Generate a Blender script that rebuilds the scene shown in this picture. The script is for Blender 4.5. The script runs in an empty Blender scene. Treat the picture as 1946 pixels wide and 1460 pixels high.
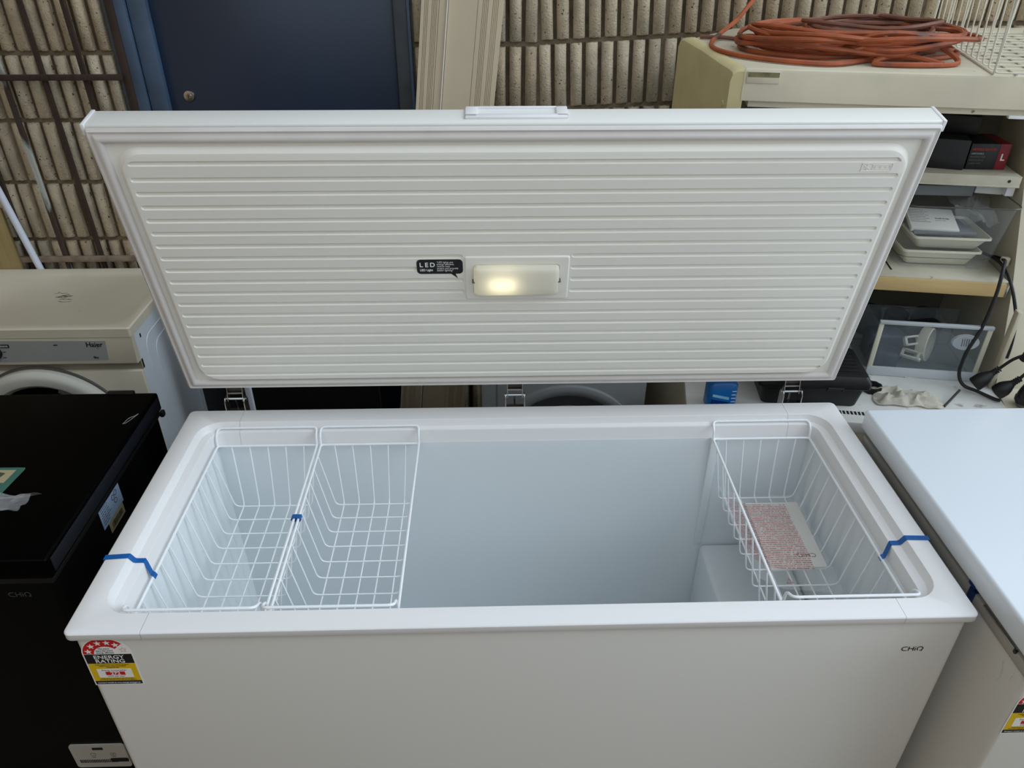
import bpy, bmesh, math, random
from mathutils import Matrix, Vector
random.seed(7)
S = bpy.context.scene
COL = S.collection

# ------------------------------------------------------------------ camera
cam_d = bpy.data.cameras.new('camera')
cam = bpy.data.objects.new('camera', cam_d)
COL.objects.link(cam)
cam_d.sensor_width = 36.0
cam_d.lens = 1450.18 * 36.0 / 1946.0
cam_d.clip_start = 0.02
cam.matrix_world = (Matrix.Translation((-0.0572, -0.9377, 1.9664)) @ Matrix.Rotation(-0.0290, 4, 'Z')
                    @ Matrix.Rotation(1.0055, 4, 'X') @ Matrix.Rotation(0.0027, 4, 'Z'))
S.camera = cam

# ------------------------------------------------------------------ sky and exposure
W = bpy.data.worlds.new('sky')
S.world = W
W.use_nodes = True
wn = W.node_tree.nodes
wn['Background'].inputs['Color'].default_value = (0.78, 0.89, 1.0, 1)
wn['Background'].inputs['Strength'].default_value = 1.0
sun_d = bpy.data.lights.new('hazy_sun', 'SUN')
sun_d.energy = 1.0
sun_d.angle = math.radians(38)
sun_d.color = (.78, .90, 1.0)
sun = bpy.data.objects.new('hazy_sun', sun_d)
COL.objects.link(sun)
sun.rotation_euler = Vector((.92, -.22, .62)).to_track_quat('Z', 'Y').to_euler()
S.view_settings.view_transform = 'Standard'
S.view_settings.look = 'None'
S.view_settings.gamma = 1
S.view_settings.use_curve_mapping = False
S.view_settings.exposure = .44

# ------------------------------------------------------------------ materials
def lin(c):
    return tuple(((v / 255) / 12.92 if v / 255 <= .04045 else ((v / 255 + .055) / 1.055) ** 2.4) for v in c)

def M(name, col, rough=.5, metal=0., var=0., vscale=6., bump=0., bscale=60., spec=.5, spot=None, stretch=None, coat=0.):
    """Principled material; var = soft colour variation, spot = (colour, scale, threshold) for stains."""
    m = bpy.data.materials.new(name)
    m.use_nodes = True
    nt = m.node_tree
    b = nt.nodes['Principled BSDF']
    c = lin(col)
    b.inputs['Base Color'].default_value = (*c, 1)
    b.inputs['Roughness'].default_value = rough
    b.inputs['Metallic'].default_value = metal
    b.inputs['Specular IOR Level'].default_value = spec
    b.inputs['Coat Weight'].default_value = coat
    out = None
    if var or bump or spot:
        tc = nt.nodes.new('ShaderNodeTexCoord')
        mp = nt.nodes.new('ShaderNodeMapping')
        nt.links.new(tc.outputs['Object'], mp.inputs['Vector'])
        if stretch:
            mp.inputs['Scale'].default_value = stretch
    if var:
        n = nt.nodes.new('ShaderNodeTexNoise')
        n.inputs['Scale'].default_value = vscale
        n.inputs['Detail'].default_value = 6
        nt.links.new(mp.outputs[0], n.inputs['Vector'])
        r = nt.nodes.new('ShaderNodeValToRGB')
        r.color_ramp.elements[0].position = .3
        r.color_ramp.elements[1].position = .7
        r.color_ramp.elements[0].color = (*[v * (1 - var) for v in c], 1)
        r.color_ramp.elements[1].color = (*[min(1, v * (1 + var)) for v in c], 1)
        nt.links.new(n.outputs['Fac'], r.inputs['Fac'])
        out = r.outputs['Color']
    if spot:
        n = nt.nodes.new('ShaderNodeTexNoise')
        n.inputs['Scale'].default_value = spot[1]
        n.inputs['Detail'].default_value = 8
        nt.links.new(mp.outputs[0], n.inputs['Vector'])
        r = nt.nodes.new('ShaderNodeValToRGB')
        r.color_ramp.elements[0].position = spot[2]
        r.color_ramp.elements[1].position = min(1, spot[2] + (spot[3] if len(spot) > 3 else .08))
        nt.links.new(n.outputs['Fac'], r.inputs['Fac'])
        mx = nt.nodes.new('ShaderNodeMix')
        mx.data_type = 'RGBA'
        nt.links.new(r.outputs['Color'], mx.inputs[0])
        if out:
            nt.links.new(out, mx.inputs[6])
        else:
            mx.inputs[6].default_value = (*c, 1)
        mx.inputs[7].default_value = (*lin(spot[0]), 1)
        out = mx.outputs[2]
    if out:
        nt.links.new(out, b.inputs['Base Color'])
    if bump:
        n = nt.nodes.new('ShaderNodeTexNoise')
        n.inputs['Scale'].default_value = bscale
        n.inputs['Detail'].default_value = 5
        nt.links.new(mp.outputs[0], n.inputs['Vector'])
        bp = nt.nodes.new('ShaderNodeBump')
        bp.inputs['Strength'].default_value = bump
        bp.inputs['Distance'].default_value = .004
        nt.links.new(n.outputs['Fac'], bp.inputs['Height'])
        nt.links.new(bp.outputs['Normal'], b.inputs['Normal'])
    return m

def clear(name, tint=(.97, .98, .98), amount=.85, rough=.12, milk=(230, 235, 238)):
    """Thin clear plastic: mostly see-through, a little milky and glossy."""
    m = bpy.data.materials.new(name)
    m.use_nodes = True
    nt = m.node_tree
    b = nt.nodes['Principled BSDF']
    b.inputs['Base Color'].default_value = (*lin(milk), 1)
    b.inputs['Roughness'].default_value = rough
    t = nt.nodes.new('ShaderNodeBsdfTransparent')
    t.inputs['Color'].default_value = (*tint, 1)
    mx = nt.nodes.new('ShaderNodeMixShader')
    mx.inputs[0].default_value = amount
    nt.links.new(b.outputs[0], mx.inputs[1])
    nt.links.new(t.outputs[0], mx.inputs[2])
    nt.links.new(mx.outputs[0], nt.nodes['Material Output'].inputs['Surface'])
    return m

white = M('white_enamel', (230, 228, 222), .32, spec=.5)
white_rim = M('white_rim_plastic', (231, 229, 228), .38)
white_lid = M('white_lid_plastic', (236, 232, 222), .42, var=.02, vscale=3)
gasket_m = M('gasket_vinyl', (214, 208, 202), .5, var=.04, vscale=9)
liner_m = M('white_liner_sheet', (224, 229, 231), .38)
wire_m = M('white_coated_wire', (238, 240, 242), .35)
blue_tape = M('blue_tape', (8, 88, 160), .35, var=.12, vscale=90)
navy_tape = M('navy_tape', (14, 44, 98), .35)
black_enamel = M('black_enamel', (4, 4, 5), .25, spec=.15)
black_lid_m = M('black_lid_enamel', (2, 2, 2), .35, spec=.05, var=.3, vscale=3)
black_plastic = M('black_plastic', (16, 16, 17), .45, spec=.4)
navy_edge = M('dark_lid_edge', (22, 25, 32), .35, spec=.5)
grey_logo = M('grey_logo_print', (62, 62, 66), .4)
logo_black = M('dark_logo_print', (48, 46, 46), .45)
ink = M('black_ink', (22, 21, 21), .55)
ink_grey = M('grey_ink', (96, 96, 94), .6)
paper = M('white_paper', (226, 222, 214), .6)
chrome = M('zinc_steel', (190, 190, 188), .25, 1.)
dark_steel = M('dark_steel', (74, 72, 68), .4, .8)
red_print = M('red_print', (196, 22, 22), .45)
yellow_print = M('yellow_print', (222, 182, 20), .45)
black_print = M('black_print', (14, 13, 12), .45)
white_print = M('white_print', (236, 234, 230), .5)
mortar_m = M('mortar', (122, 108, 88), .95, var=.25, vscale=20, bump=.6, bscale=160)
block_ms = [M('concrete_block', c, .93, var=.22, vscale=14, bump=1., bscale=190, spot=((84, 70, 54), 90, .63, .06), spec=.2)
            for c in ((198, 182, 156), (190, 175, 151), (203, 186, 158), (184, 166, 140))]
door_blue = M('navy_door_paint', (30, 45, 67), .3, var=.12, vscale=2.2, spec=.5)
frame_blue = M('blue_frame_paint', (62, 80, 102), .45, var=.22, vscale=10, spot=((110, 118, 122), 22, .7, .1))
frame_dark = M('dark_frame_paint', (58, 62, 68), .5, var=.2, vscale=14)
brown_dark = M('dark_brown_timber', (52, 38, 30), .8, var=.25, vscale=12)
rust = M('rusty_steel', (62, 46, 38), .85, .2, var=.35, vscale=30, bump=.5, bscale=120, spot=((150, 140, 122), 16, .66, .05), stretch=(1, 1, .25))
flaky = M('flaking_white_paint', (66, 52, 44), .85, .1, var=.3, vscale=30, bump=.5, bscale=120, spot=((176, 178, 170), 9, .47, .06), stretch=(1, 1, .3))
ledge_m = M('grey_brown_ledge', (128, 112, 96), .85, var=.3, vscale=30)
plank_m = M('composite_plank', (204, 187, 160), .6, var=.07, vscale=7, stretch=(1, 1, .2), spot=((120, 108, 95), 26, .74, .05))
plank_edge = M('plank_light_edge', (232, 226, 214), .5)
pipe_m = M('white_pipe', (206, 210, 222), .45)
timber = M('pale_timber', (142, 122, 80), .7, var=.25, vscale=9, stretch=(4, 4, .35), spot=((110, 74, 44), 5, .6, .2))
cream = M('cream_appliance', (206, 197, 176), .5, var=.05, vscale=5, spot=((150, 138, 118), 34, .74, .06))
cream_side = M('appliance_side', (206, 210, 214), .5, var=.05, vscale=6)
silver_panel = M('silver_panel', (168, 170, 164), .38, .25, var=.04)
dark_glass = M('dark_door_glass', (8, 8, 9), .15, spec=.5)
canopy_m = M('aged_cream_canopy', (202, 192, 168), .6, var=.1, vscale=6, spot=((120, 110, 88), 40, .71, .05), bump=.1, bscale=30)
canopy_yellow = M('yellowed_plastic', (204, 190, 142), .55, var=.1, vscale=7)
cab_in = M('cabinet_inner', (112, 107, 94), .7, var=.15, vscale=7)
shelf_m = M('cream_shelf', (196, 188, 168), .6, var=.12, vscale=9, spot=((128, 112, 90), 30, .68, .08))
deck_m = M('stained_deck', (198, 196, 190), .55, var=.12, vscale=9, spot=((120, 112, 100), 18, .64, .1))
timber_strip = M('timber_strip', (196, 166, 112), .6, var=.1, vscale=10, stretch=(.3, 4, 4))
cord_m = M('orange_cord', (158, 78, 40), .55, var=.3, vscale=14, spot=((88, 58, 50), 9, .56, .12))
rubber = M('black_rubber', (18, 17, 17), .5, var=.2, vscale=30)
grey_rubber = M('grey_rubber', (92, 92, 94), .5)
old_wire = M('old_white_wire', (206, 200, 182), .5, var=.1, vscale=20)
clear_m = clear('clear_plastic', amount=.92, rough=.12)
clear_dull = clear('dull_clear_plastic', (.93, .95, .96), .90, .25, (190, 196, 200))
film_m = clear('plastic_film', amount=.80, rough=.18, milk=(236, 236, 236))
box_red = M('dark_red_print', (128, 20, 34), .5)
box_black = M('black_carton', (20, 19, 20), .5)
rag_m = M('cotton_rag', (228, 222, 208), .9, var=.14, vscale=16)
bottle_blue = M('blue_bottle', (18, 104, 176), .3, var=.1, vscale=8)
label_blue = M('dark_blue_label', (20, 44, 120), .4)
grey_machine = M('grey_machine_panel', (150, 152, 152), .45, var=.03)
floor_m = M('concrete_floor', (104, 96, 84), .85, var=.2, vscale=3, bump=.2, bscale=40)
bounce_m = M('warm_bounce', (186, 158, 122), .9, var=.08, vscale=2)  # warm tone for the bounce light off the added unseen walls
sky_block_m = M('sky_block_grey', (150, 142, 130), .9)  # for the added overhead slab that holds back the sky
green_paper = M('green_card', (60, 104, 92), .6, var=.1, vscale=12)
beige_paper = M('beige_card', (170, 158, 124), .6)
label_blue_grey = M('pale_blue_label', (150, 172, 200), .45)
navy_stuff = M('navy_plastic', (46, 56, 76), .5, var=.3, vscale=20)

# ------------------------------------------------------------------ helpers
WM = {}

def rr(x0, x1, y0, y1, r, n=6):
    """rounded rectangle, counter-clockwise"""
    p = []
    for cx, cy, a0 in ((x1 - r, y0 + r, -90), (x1 - r, y1 - r, 0), (x0 + r, y1 - r, 90), (x0 + r, y0 + r, 180)):
        for i in range(n + 1):
            a = math.radians(a0 + 90 * i / n)
            p.append((cx + r * math.cos(a), cy + r * math.sin(a)))
    return p

def smooth_path(pts, n=6, closed=False):
    P = [Vector(p) for p in pts]
    L = len(P)
    out = []
    for i in range(L if closed else L - 1):
        if closed:
            a, b, c, d = P[(i - 1) % L], P[i], P[(i + 1) % L], P[(i + 2) % L]
        else:
            a, b, c, d = P[max(i - 1, 0)], P[i], P[i + 1], P[min(i + 2, L - 1)]
        for k in range(n):
            t = k / n
            out.append(.5 * ((2 * b) + (c - a) * t + (2 * a - 5 * b + 4 * c - d) * t * t + (3 * b - a - 3 * c + d) * t ** 3))
    if not closed:
        out.append(P[-1])
    return out

def fillet(pts, r, n=4, closed=False):
    """polyline with rounded corners"""
    P = [Vector(p) for p in pts]
    L = len(P)
    out = []
    for i in range(L):
        if not closed and i in (0, L - 1):
            out.append(P[i])
            continue
        a, b, c = P[i - 1], P[i], P[(i + 1) % L]
        d1, d2 = (a - b), (c - b)
        q = min(r, d1.length * .49, d2.length * .49)
        s, e = b + d1.normalized() * q, b + d2.normalized() * q
        for k in range(n + 1):
            t = k / n
            out.append((1 - t) ** 2 * s + 2 * t * (1 - t) * b + t * t * e)
    return out

class MB:
    def __init__(self):
        self.bm = bmesh.new()

    def faces(self, verts, faces):
        vs = [self.bm.verts.new(v) for v in verts]
        for f in faces:
            try:
                self.bm.faces.new([vs[i] for i in f])
            except ValueError:
                pass
        return vs

    def box(self, a, b, bevel=0., seg=2, T=None):
        t = bmesh.new()
        bmesh.ops.create_cube(t, size=1)
        for v in t.verts:
            for i in range(3):
                v.co[i] = a[i] if v.co[i] < 0 else b[i]
        if bevel:
            bmesh.ops.bevel(t, geom=t.edges[:], offset=bevel, segments=seg, profile=.5, affect='EDGES')
        self.merge(t, T)
        return self

    def merge(self, t, T=None):
        if T:
            t.transform(T)
        me = bpy.data.meshes.new('tmp')
        t.to_mesh(me)
        t.free()
        self.bm.from_mesh(me)
        bpy.data.meshes.remove(me)

    def loft(self, loops, cap0=False, cap1=False, close=True):
        rows = [[self.bm.verts.new(p) for p in l] for l in loops]
        n = len(rows[0])
        for a, b in zip(rows, rows[1:]):
            for i in range(n if close else n - 1):
                j = (i + 1) % n
                self.bm.faces.new((a[i], a[j], b[j], b[i]))
        if cap0:
            self.bm.faces.new(rows[0][::-1])
        if cap1:
            self.bm.faces.new(rows[-1])
        return self

    def prism(self, poly, z0, z1, T=None, bevel=0.):
        t = bmesh.new()
        b = [t.verts.new((x, y, z0)) for x, y in poly]
        u = [t.verts.new((x, y, z1)) for x, y in poly]
        n = len(poly)
        for i in range(n):
            j = (i + 1) % n
            t.faces.new((b[i], b[j], u[j], u[i]))
        t.faces.new(b[::-1])
        t.faces.new(u)
        if bevel:
            bmesh.ops.bevel(t, geom=t.edges[:], offset=bevel, segments=2, profile=.5, affect='EDGES')
        self.merge(t, T)
        return self

    def tube(self, pts, r, seg=8, closed=False, T=None):
        P = [Vector(p) for p in pts]
        n = len(P)
        rad = r if isinstance(r, (list, tuple)) else [r] * n
        rows = []
        nrm = None
        for i in range(n):
            if closed:
                t = P[(i + 1) % n] - P[i - 1]
            else:
                t = P[min(i + 1, n - 1)] - P[max(i - 1, 0)]
            t.normalize()
            if nrm is None:
                nrm = t.orthogonal().normalized()
            else:
                nrm = (nrm - t * nrm.dot(t))
                nrm = nrm.normalized() if nrm.length > 1e-6 else t.orthogonal().normalized()
            bn = t.cross(nrm)
            rows.append([self.bm.verts.new(P[i] + (nrm * math.cos(2 * math.pi * k / seg) + bn * math.sin(2 * math.pi * k / seg)) * rad[i])
                         for k in range(seg)])
        rng = range(n) if closed else range(n - 1)
        for i in rng:
            a, b = rows[i], rows[(i + 1) % n]
            off = 0
            if closed and i == n - 1:
                best = min(range(seg), key=lambda o: (a[0].co - b[o].co).length)
                off = best
            for k in range(seg):
                self.bm.faces.new((a[k], a[(k + 1) % seg], b[(k + 1 + off) % seg], b[(k + off) % seg]))
        if not closed:
            self.bm.faces.new(rows[0][::-1])
            self.bm.faces.new(rows[-1])
        return self

    def lathe(self, prof, seg=24, T=None):
        """prof: (radius, z) list around local z"""
        t = bmesh.new()
        rows = []
        for r, z in prof:
            if r < 1e-6:
                rows.append([t.verts.new((0, 0, z))])
            else:
                rows.append([t.verts.new((r * math.cos(2 * math.pi * k / seg), r * math.sin(2 * math.pi * k / seg), z)) for k in range(seg)])
        for a, b in zip(rows, rows[1:]):
            for k in range(seg):
                j = (k + 1) % seg
                if len(a) == 1 and len(b) == 1:
                    continue
                if len(a) == 1:
                    t.faces.new((a[0], b[j], b[k]))
                elif len(b) == 1:
                    t.faces.new((a[k], a[j], b[0]))
                else:
                    t.faces.new((a[k], a[j], b[j], b[k]))
        self.merge(t, T)
        return self

    def strip(self, path, width_dir, width, thick=.0004):
        """flat ribbon with a little thickness along a path"""
        P = [Vector(p) for p in path]
        wd = Vector(width_dir).normalized() * width / 2
        loops = []
        for i, p in enumerate(P):
            t = (P[min(i + 1, len(P) - 1)] - P[max(i - 1, 0)]).normalized()
            nn = t.cross(wd).normalized() * thick
            loops.append([p - wd, p + wd, p + wd + nn, p - wd + nn])
        return self.loft(loops, True, True)

    def build(self, name, mat, parent=None, T=None, loc=None, angle=.6, normals=True):
        bm = self.bm
        if T:
            bm.transform(T)
        if normals:
            bmesh.ops.recalc_face_normals(bm, faces=bm.faces[:])
        if parent is not None:
            base = WM[parent.name]
        elif loc is not None:
            base = Matrix.Translation(loc)
        else:
            base = Matrix.Identity(4)
        bm.transform(base.inverted())
        for f in bm.faces:
            f.smooth = True
        for e in bm.edges:
            if len(e.link_faces) == 2:
                e.smooth = e.calc_face_angle(0) < angle
        me = bpy.data.meshes.new(name)
        bm.to_mesh(me)
        bm.free()
        me.materials.append(mat)
        o = bpy.data.objects.new(name, me)
        COL.objects.link(o)
        if parent is not None:
            o.parent = parent
        else:
            o.matrix_world = base
        WM[o.name] = base
        return o

def tag(o, label, cat, group=None):
    o['label'] = label
    o['category'] = cat
    if group:
        o['group'] = group
    return o

def structure(o, label=None):
    o['kind'] = 'structure'
    if label:
        o['label'] = label
    return o

def thing(name, label, cat, T, group=None):
    if not isinstance(T, Matrix):
        T = Matrix.Translation(T)
    o = bpy.data.objects.new(name, None)
    o.empty_display_size = .05
    COL.objects.link(o)
    o.matrix_world = T
    WM[o.name] = T.copy()
    return tag(o, label, cat, group)

def box_part(name, a, b, mat, parent=None, bevel=0., T=None, loc=None):
    return MB().box(a, b, bevel).build(name, mat, parent, T=T, loc=loc)

_tc = {}
def text(s, size, mat, parent, T, name='lettering', bold=0., sx=1., depth=.00015, align='LEFT', shear=0.):
    """flat lettering; T maps text plane (x right, y up, z out) to the world"""
    cu = bpy.data.curves.new('t', 'FONT')
    cu.body = s
    cu.size = size
    cu.extrude = depth
    cu.offset = bold * size
    cu.align_x = align
    cu.shear = shear
    cu.resolution_u = 3
    o = bpy.data.objects.new('t', cu)
    COL.objects.link(o)
    dg = bpy.context.evaluated_depsgraph_get()
    me = bpy.data.meshes.new_from_object(o.evaluated_get(dg))
    bpy.data.objects.remove(o)
    m = MB()
    m.bm.from_mesh(me)
    bpy.data.meshes.remove(me)
    m.bm.transform(Matrix.Diagonal((sx, 1, 1, 1)))
    return m.build(name, mat, parent, T=T, normals=False)

def frame(o, x, y):
    """matrix with given origin and x/y axes"""
    x = Vector(x).normalized()
    y = Vector(y).normalized()
    z = x.cross(y)
    return Matrix(((x.x, y.x, z.x, o[0]), (x.y, y.y, z.y, o[1]), (x.z, y.z, z.z, o[2]), (0, 0, 0, 1)))

# ================================================================== SETTING
WALL = 1.65
floor = structure(box_part('floor', (-6, -7, -.1), (7, 1.9, 0), floor_m), 'grey concrete floor')
wall_back = MB()
wall_back.box((-2.5, WALL + .02, 0), (-1.225, WALL + .2, 3.0))
wall_back.box((-.298, WALL + .02, 0), (3.2, WALL + .2, 3.0))
wall_back.box((-1.225, WALL + .02, 2.12), (-.298, WALL + .2, 3.0))
wall_back = structure(wall_back.build('wall_back', mortar_m), 'fluted concrete block wall')
structure(box_part('sky_block_left', (-2.5, -2.5, 0), (-2.4, 1.85, 3.9), bounce_m), 'unseen side wall added to block sky light from the left')  # added out of view, tall and close to cut light from the left
structure(box_part('sky_block_front', (-2.5, -1.85, 0), (2.6, -1.75, 1.9), bounce_m), 'unseen wall added behind the camera to block the low sky')  # added out of view to dim the freezer front, low enough to light the lid
structure(MB().prism([(-2.5, -.45), (.9, -.45), (.9, .75), (-.95, .75), (-.95, 1.85), (-2.5, 1.85)], 3.3, 3.4).build('sky_block_top', sky_block_m), 'unseen overhead slab added to block sky light from above')  # added out of view, outline shaped to dim the tops and the left wall

COURSE = .2035
def block_mesh(k):
    rnd = random.Random(k)
    m = MB()
    n = 8
    h = COURSE - .014
    pts = []
    for i in range(n):
        x0 = .4 * i / n + .006
        w = .4 / n - .0125
        for t, d in ((0, 0), (.03, .45), (.14, .78), (.3, .94), (.5, 1), (.7, .94), (.86, .78), (.97, .45), (1, 0)):
            pts.append((x0 + w * t, d * .023 * rnd.uniform(.94, 1.04)))
    rows = []
    for z, s in ((0, .55), (.005, .92), (h * .5, 1), (h - .005, .92), (h, .55)):
        rows.append([(x + rnd.uniform(-.0006, .0006), -.001 - d * s, z + rnd.uniform(-.0015, .0015) * (d > 0)) for x, d in pts])
    m.loft(rows, close=False)
    m.faces([(p[0], .004, p[2]) for p in rows[0]] + rows[0],
            [(i, i + 1, len(pts) + i + 1, len(pts) + i) for i in range(len(pts) - 1)])
    m.faces([(p[0], .004, p[2]) for p in rows[-1]] + rows[-1],
            [(i, i + 1, len(pts) + i + 1, len(pts) + i) for i in range(len(pts) - 1)])
    o = m.build('block', block_ms[k % 4], normals=False, angle=1.2)
    me = o.data
    bpy.data.objects.remove(o)
    return me
BLOCKS = [block_mesh(k) for k in range(8)]
def put_block(x, z, rot=0.):
    o = bpy.data.objects.new('concrete_block', random.choice(BLOCKS))
    COL.objects.link(o)
    o.parent = wall_back
    o.location = (x, WALL + .021, z)
    o.rotation_euler = (0, rot, 0)
for c in range(-8, 7):
    zl = 1.56 + c * COURSE + .007
    if zl > 0:
        for k in range(3):
            put_block(-1.225 - .4 * (k + 1), zl)
        zr = 1.583 + c * COURSE + .007
        if zr + COURSE < 3:
            for k in range(8):
                x = -.298 + .4 * k
                put_block(x, zr + .045 * max(0, min(x, 1.3)), -.045 if -.05 < x < 1.3 else 0)

# ---- blue door in the wall
door = MB().box((-1.095, WALL + .03, .01), (-.349, WALL + .07, 2.05), .003).build('door_1', door_blue)
structure(door, 'dark navy painted door in the block wall')
door_lock = MB().lathe([(0, .010), (.008, .010), (.0085, .007), (.0165, .006), (.0185, .002), (.0185, 0)], 24,
           frame((-1.030, WALL + .0305, 1.428), (1, 0, 0), (0, 0, 1))).build('lock_cylinder', chrome, door)
door_lock['label'] = 'round steel lock cylinder'
box_part('keyway', (-1.0312, WALL + .0195, 1.421), (-1.0288, WALL + .0206, 1.432), ink, door)
trims = [('trim_1', -1.187, -1.154, frame_blue, .0, 'outer blue strip of the door frame'),
         ('trim_2', -1.151, -1.095, frame_blue, .012, 'inner blue strip of the door frame'),
         ('trim_3', -1.214, -1.187, brown_dark, .0, 'dark brown strip beside the door frame'),
         ('trim_4', -1.225, -1.214, frame_dark, .004, 'thin grey strip at the wall edge'),
         ('trim_5', -.349, -.308, frame_dark, .006, 'dark frame strip right of the door'),
         ('trim_6', -.308, -.298, frame_blue, .0, 'thin blue strip right of the door')]
for nm, a, b, m_, dy, lb in trims:
    structure(box_part(nm, (a, WALL - .005 + dy, 0), (b, WALL + .1, 2.12), m_, bevel=.002), lb)
structure(box_part('trim_7', (-1.225, WALL - .005, 2.05), (-.298, WALL + .1, 2.12), frame_blue, bevel=.002), 'blue head of the door frame')

# ================================================================== MAIN FREEZER
FH, FD, FW = .85, .7135, .84
fz = thing('chest_freezer', 'large open white chest freezer with raised ribbed lid and wire baskets', 'freezer', (0, FD / 2, 0))
# body: outer shell (sides and bottom)
b = MB()
b.loft([[(x, y, z) for x, y in rr(-.828, .828, .008, .7055, .012, 4)] for z in (.035, .833)], cap0=True)
b.build('body', white, fz)
for sx in (-.72, .72):
    for sy in (.08, .63):
        MB().lathe([(0, 0), (.02, 0), (.022, .004), (.022, .032), (.016, .036), (0, .036)], 16, Matrix.Translation((sx, sy, 0))).build('foot', black_plastic, fz)
# rim, cut into two end caps and two rails
prof = [(.828, .008, .7055, .010, .832), (.838, .001, .7125, .012, .832), (.840, 0, .7135, .014, .834), (.840, 0, .7135, .014, .847),
        (.8385, .0015, .712, .013, .8490), (.8365, .0035, .710, .011, .85),
        (.7960, .0455, .6600, .055, .85), (.7945, .0465, .6590, .054, .8493), (.7880, .0500, .6550, .050, .8345), (.7865, .0508, .6545, .049, .8325),
        (.7850, .0515, .6540, .048, .832), (.7705, .0590, .6445, .034, .830), (.7690, .0600, .6435, .033, .829), (.7680, .0610, .6425, .032, .826),
        (.7650, .0630, .6405, .029, .796), (.7620, .0650, .6390, .027, .792)]
def rim_loops():
    return [[(x, y, z) for x, y in rr(-h, h, y0, y1, r, 6)] for h, y0, y1, r, z in prof]
def rim_piece(xa, xb, ya, yb):
    m = MB().loft(rim_loops())
    for co, no in (((xa, 0, 0), (-1, 0, 0)), ((xb, 0, 0), (1, 0, 0)), ((0, ya, 0), (0, -1, 0)), ((0, yb, 0), (0, 1, 0))):
        bmesh.ops.bisect_plane(m.bm, geom=m.bm.verts[:] + m.bm.edges[:] + m.bm.faces[:], plane_co=co, plane_no=no, clear_outer=True)
    return m
for xa, xb, ya, yb, nm in ((-1, -.7003, -1, 2, 'rim_end'), (.7003, 1, -1, 2, 'rim_end'), (-.6998, .6998, -1, .35, 'rim_rail'), (-.6998, .6998, .35, 2, 'rim_rail')):
    rim_piece(xa, xb, ya, yb).build(nm, white_rim, fz, angle=.5)
# liner (tub) with softly corrugated end walls, compressor step and a vertical cover strip
m = MB()
N = 80
x_, ya_, yb_ = .762, .065, .639
def tub_ring(z, ins, wav):
    pts = []
    for i in range(N + 1):
        t = i / N
        y = ya_ + ins + (yb_ - ya_ - 2 * ins) * t
        pts.append((x_ - ins + wav * .0022 * math.sin(t * 2 * math.pi * 13), y, z))
    L = [(-x, y, z) for x, y, z in reversed(pts)]
    return pts + L
m.loft([tub_ring(.792, 0, 0), tub_ring(.78, .001, .6), tub_ring(.74, .002, 1), tub_ring(.2, .009, 1), tub_ring(.12, .010, 0)], cap1=True)
m.build('liner', liner_m, fz, angle=.9)
m = MB().box((.520, .066, .122), (.7525, .631, .428), .012, 3)
m.build('compressor_step', liner_m, fz)
m = MB().box((.503, .628, .43), (.524, .640, .795), .002)
m.build('cover_strip', liner_m, fz)

# ---- lid
LA = 1.3548
LM = frame((0, .7346, .9049), (1, 0, 0), (0, -math.cos(LA), math.sin(LA)))
LV = .7132
lid = MB().box((-.84, 0, -.062), (.84, LV, .0), .004, 3).build('lid', white, fz, T=LM)
for s in (-1, 1):
    a, c = sorted((s * .834, s * .8420))
    m = MB().box((a, LV - .022, -.0635), (c, LV + .0016, .0016), .002)
    m.build('corner_cap', white_rim, lid, T=LM)
# plinth between gasket and panel
m = MB()
m.prism(rr(-.822, .822, .016, .697, .004, 3), .0002, .004)
m.build('lid_plinth', white_lid, lid, T=LM)
# gasket: bulged profile swept round
def gasket_loops():
    prof = [(.0035, .001), (.0045, .007), (.008, .0105), (.012, .0085), (.0145, .0085), (.018, .0125), (.024, .0145), (.0295, .012), (.032, .007), (.0325, .003)]
    return [[(x, y, w) for x, y in rr(-.838 + i, .838 - i, .002 + i, LV - .002 - i, .004, 3)] for i, w in prof]
MB().loft(gasket_loops()).build('gasket', gasket_m, lid, T=LM, angle=.8)
# raised inner panel with 19 recessed grooves
PT = .0175
def slot(u0, u1, v, h, n=5):
    p = []
    for i in range(n + 1):
        a = math.radians(-90 + 180 * i / n)
        p.append((u1 - h + h * math.cos(a), v + h * math.sin(a)))
    for i in range(n + 1):
        a = math.radians(90 + 180 * i / n)
        p.append((u0 + h + h * math.cos(a), v + h * math.sin(a)))
    return p
slots = []
for k in range(19):
    v = .6400 if k == 0 else .6045 - .0318 * (k - 1)
    e = .777
    if k == 0:
        e = .772
    if 7 <= k <= 10:
        slots.append(slot(-e, -.121, v, .0055))
        slots.append(slot(.119, e, v, .0055))
    else:
        slots.append(slot(-e, e, v, .0055))
m = MB()
outer_loops = [(.7945, .0380, .6690, .050, .004), (.7935, .0390, .6680, .050, .0075), (.7910, .0415, .6650, .050, .0120), (.7870, .0445, .6600, .048, .0160), (.7835, .0465, .6530, .046, PT)]
rows = [[(x, y, w) for x, y in rr(-h, h, a, c, r, 8)] for h, a, c, r, w in outer_loops]
m.loft(rows)
fl = bmesh.new()
def ring_edges(bmx, pts, w):
    vs = [bmx.verts.new((x, y, w)) for x, y in pts]
    return [bmx.edges.new((vs[i], vs[(i + 1) % len(vs)])) for i in range(len(vs))]
es = ring_edges(fl, [(p[0], p[1]) for p in rows[-1]], PT)
for s in slots:
    es += ring_edges(fl, s, PT)
bmesh.ops.triangle_fill(fl, use_beauty=True, use_dissolve=False, edges=es, normal=(0, 0, 1))
m.merge(fl)
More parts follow.
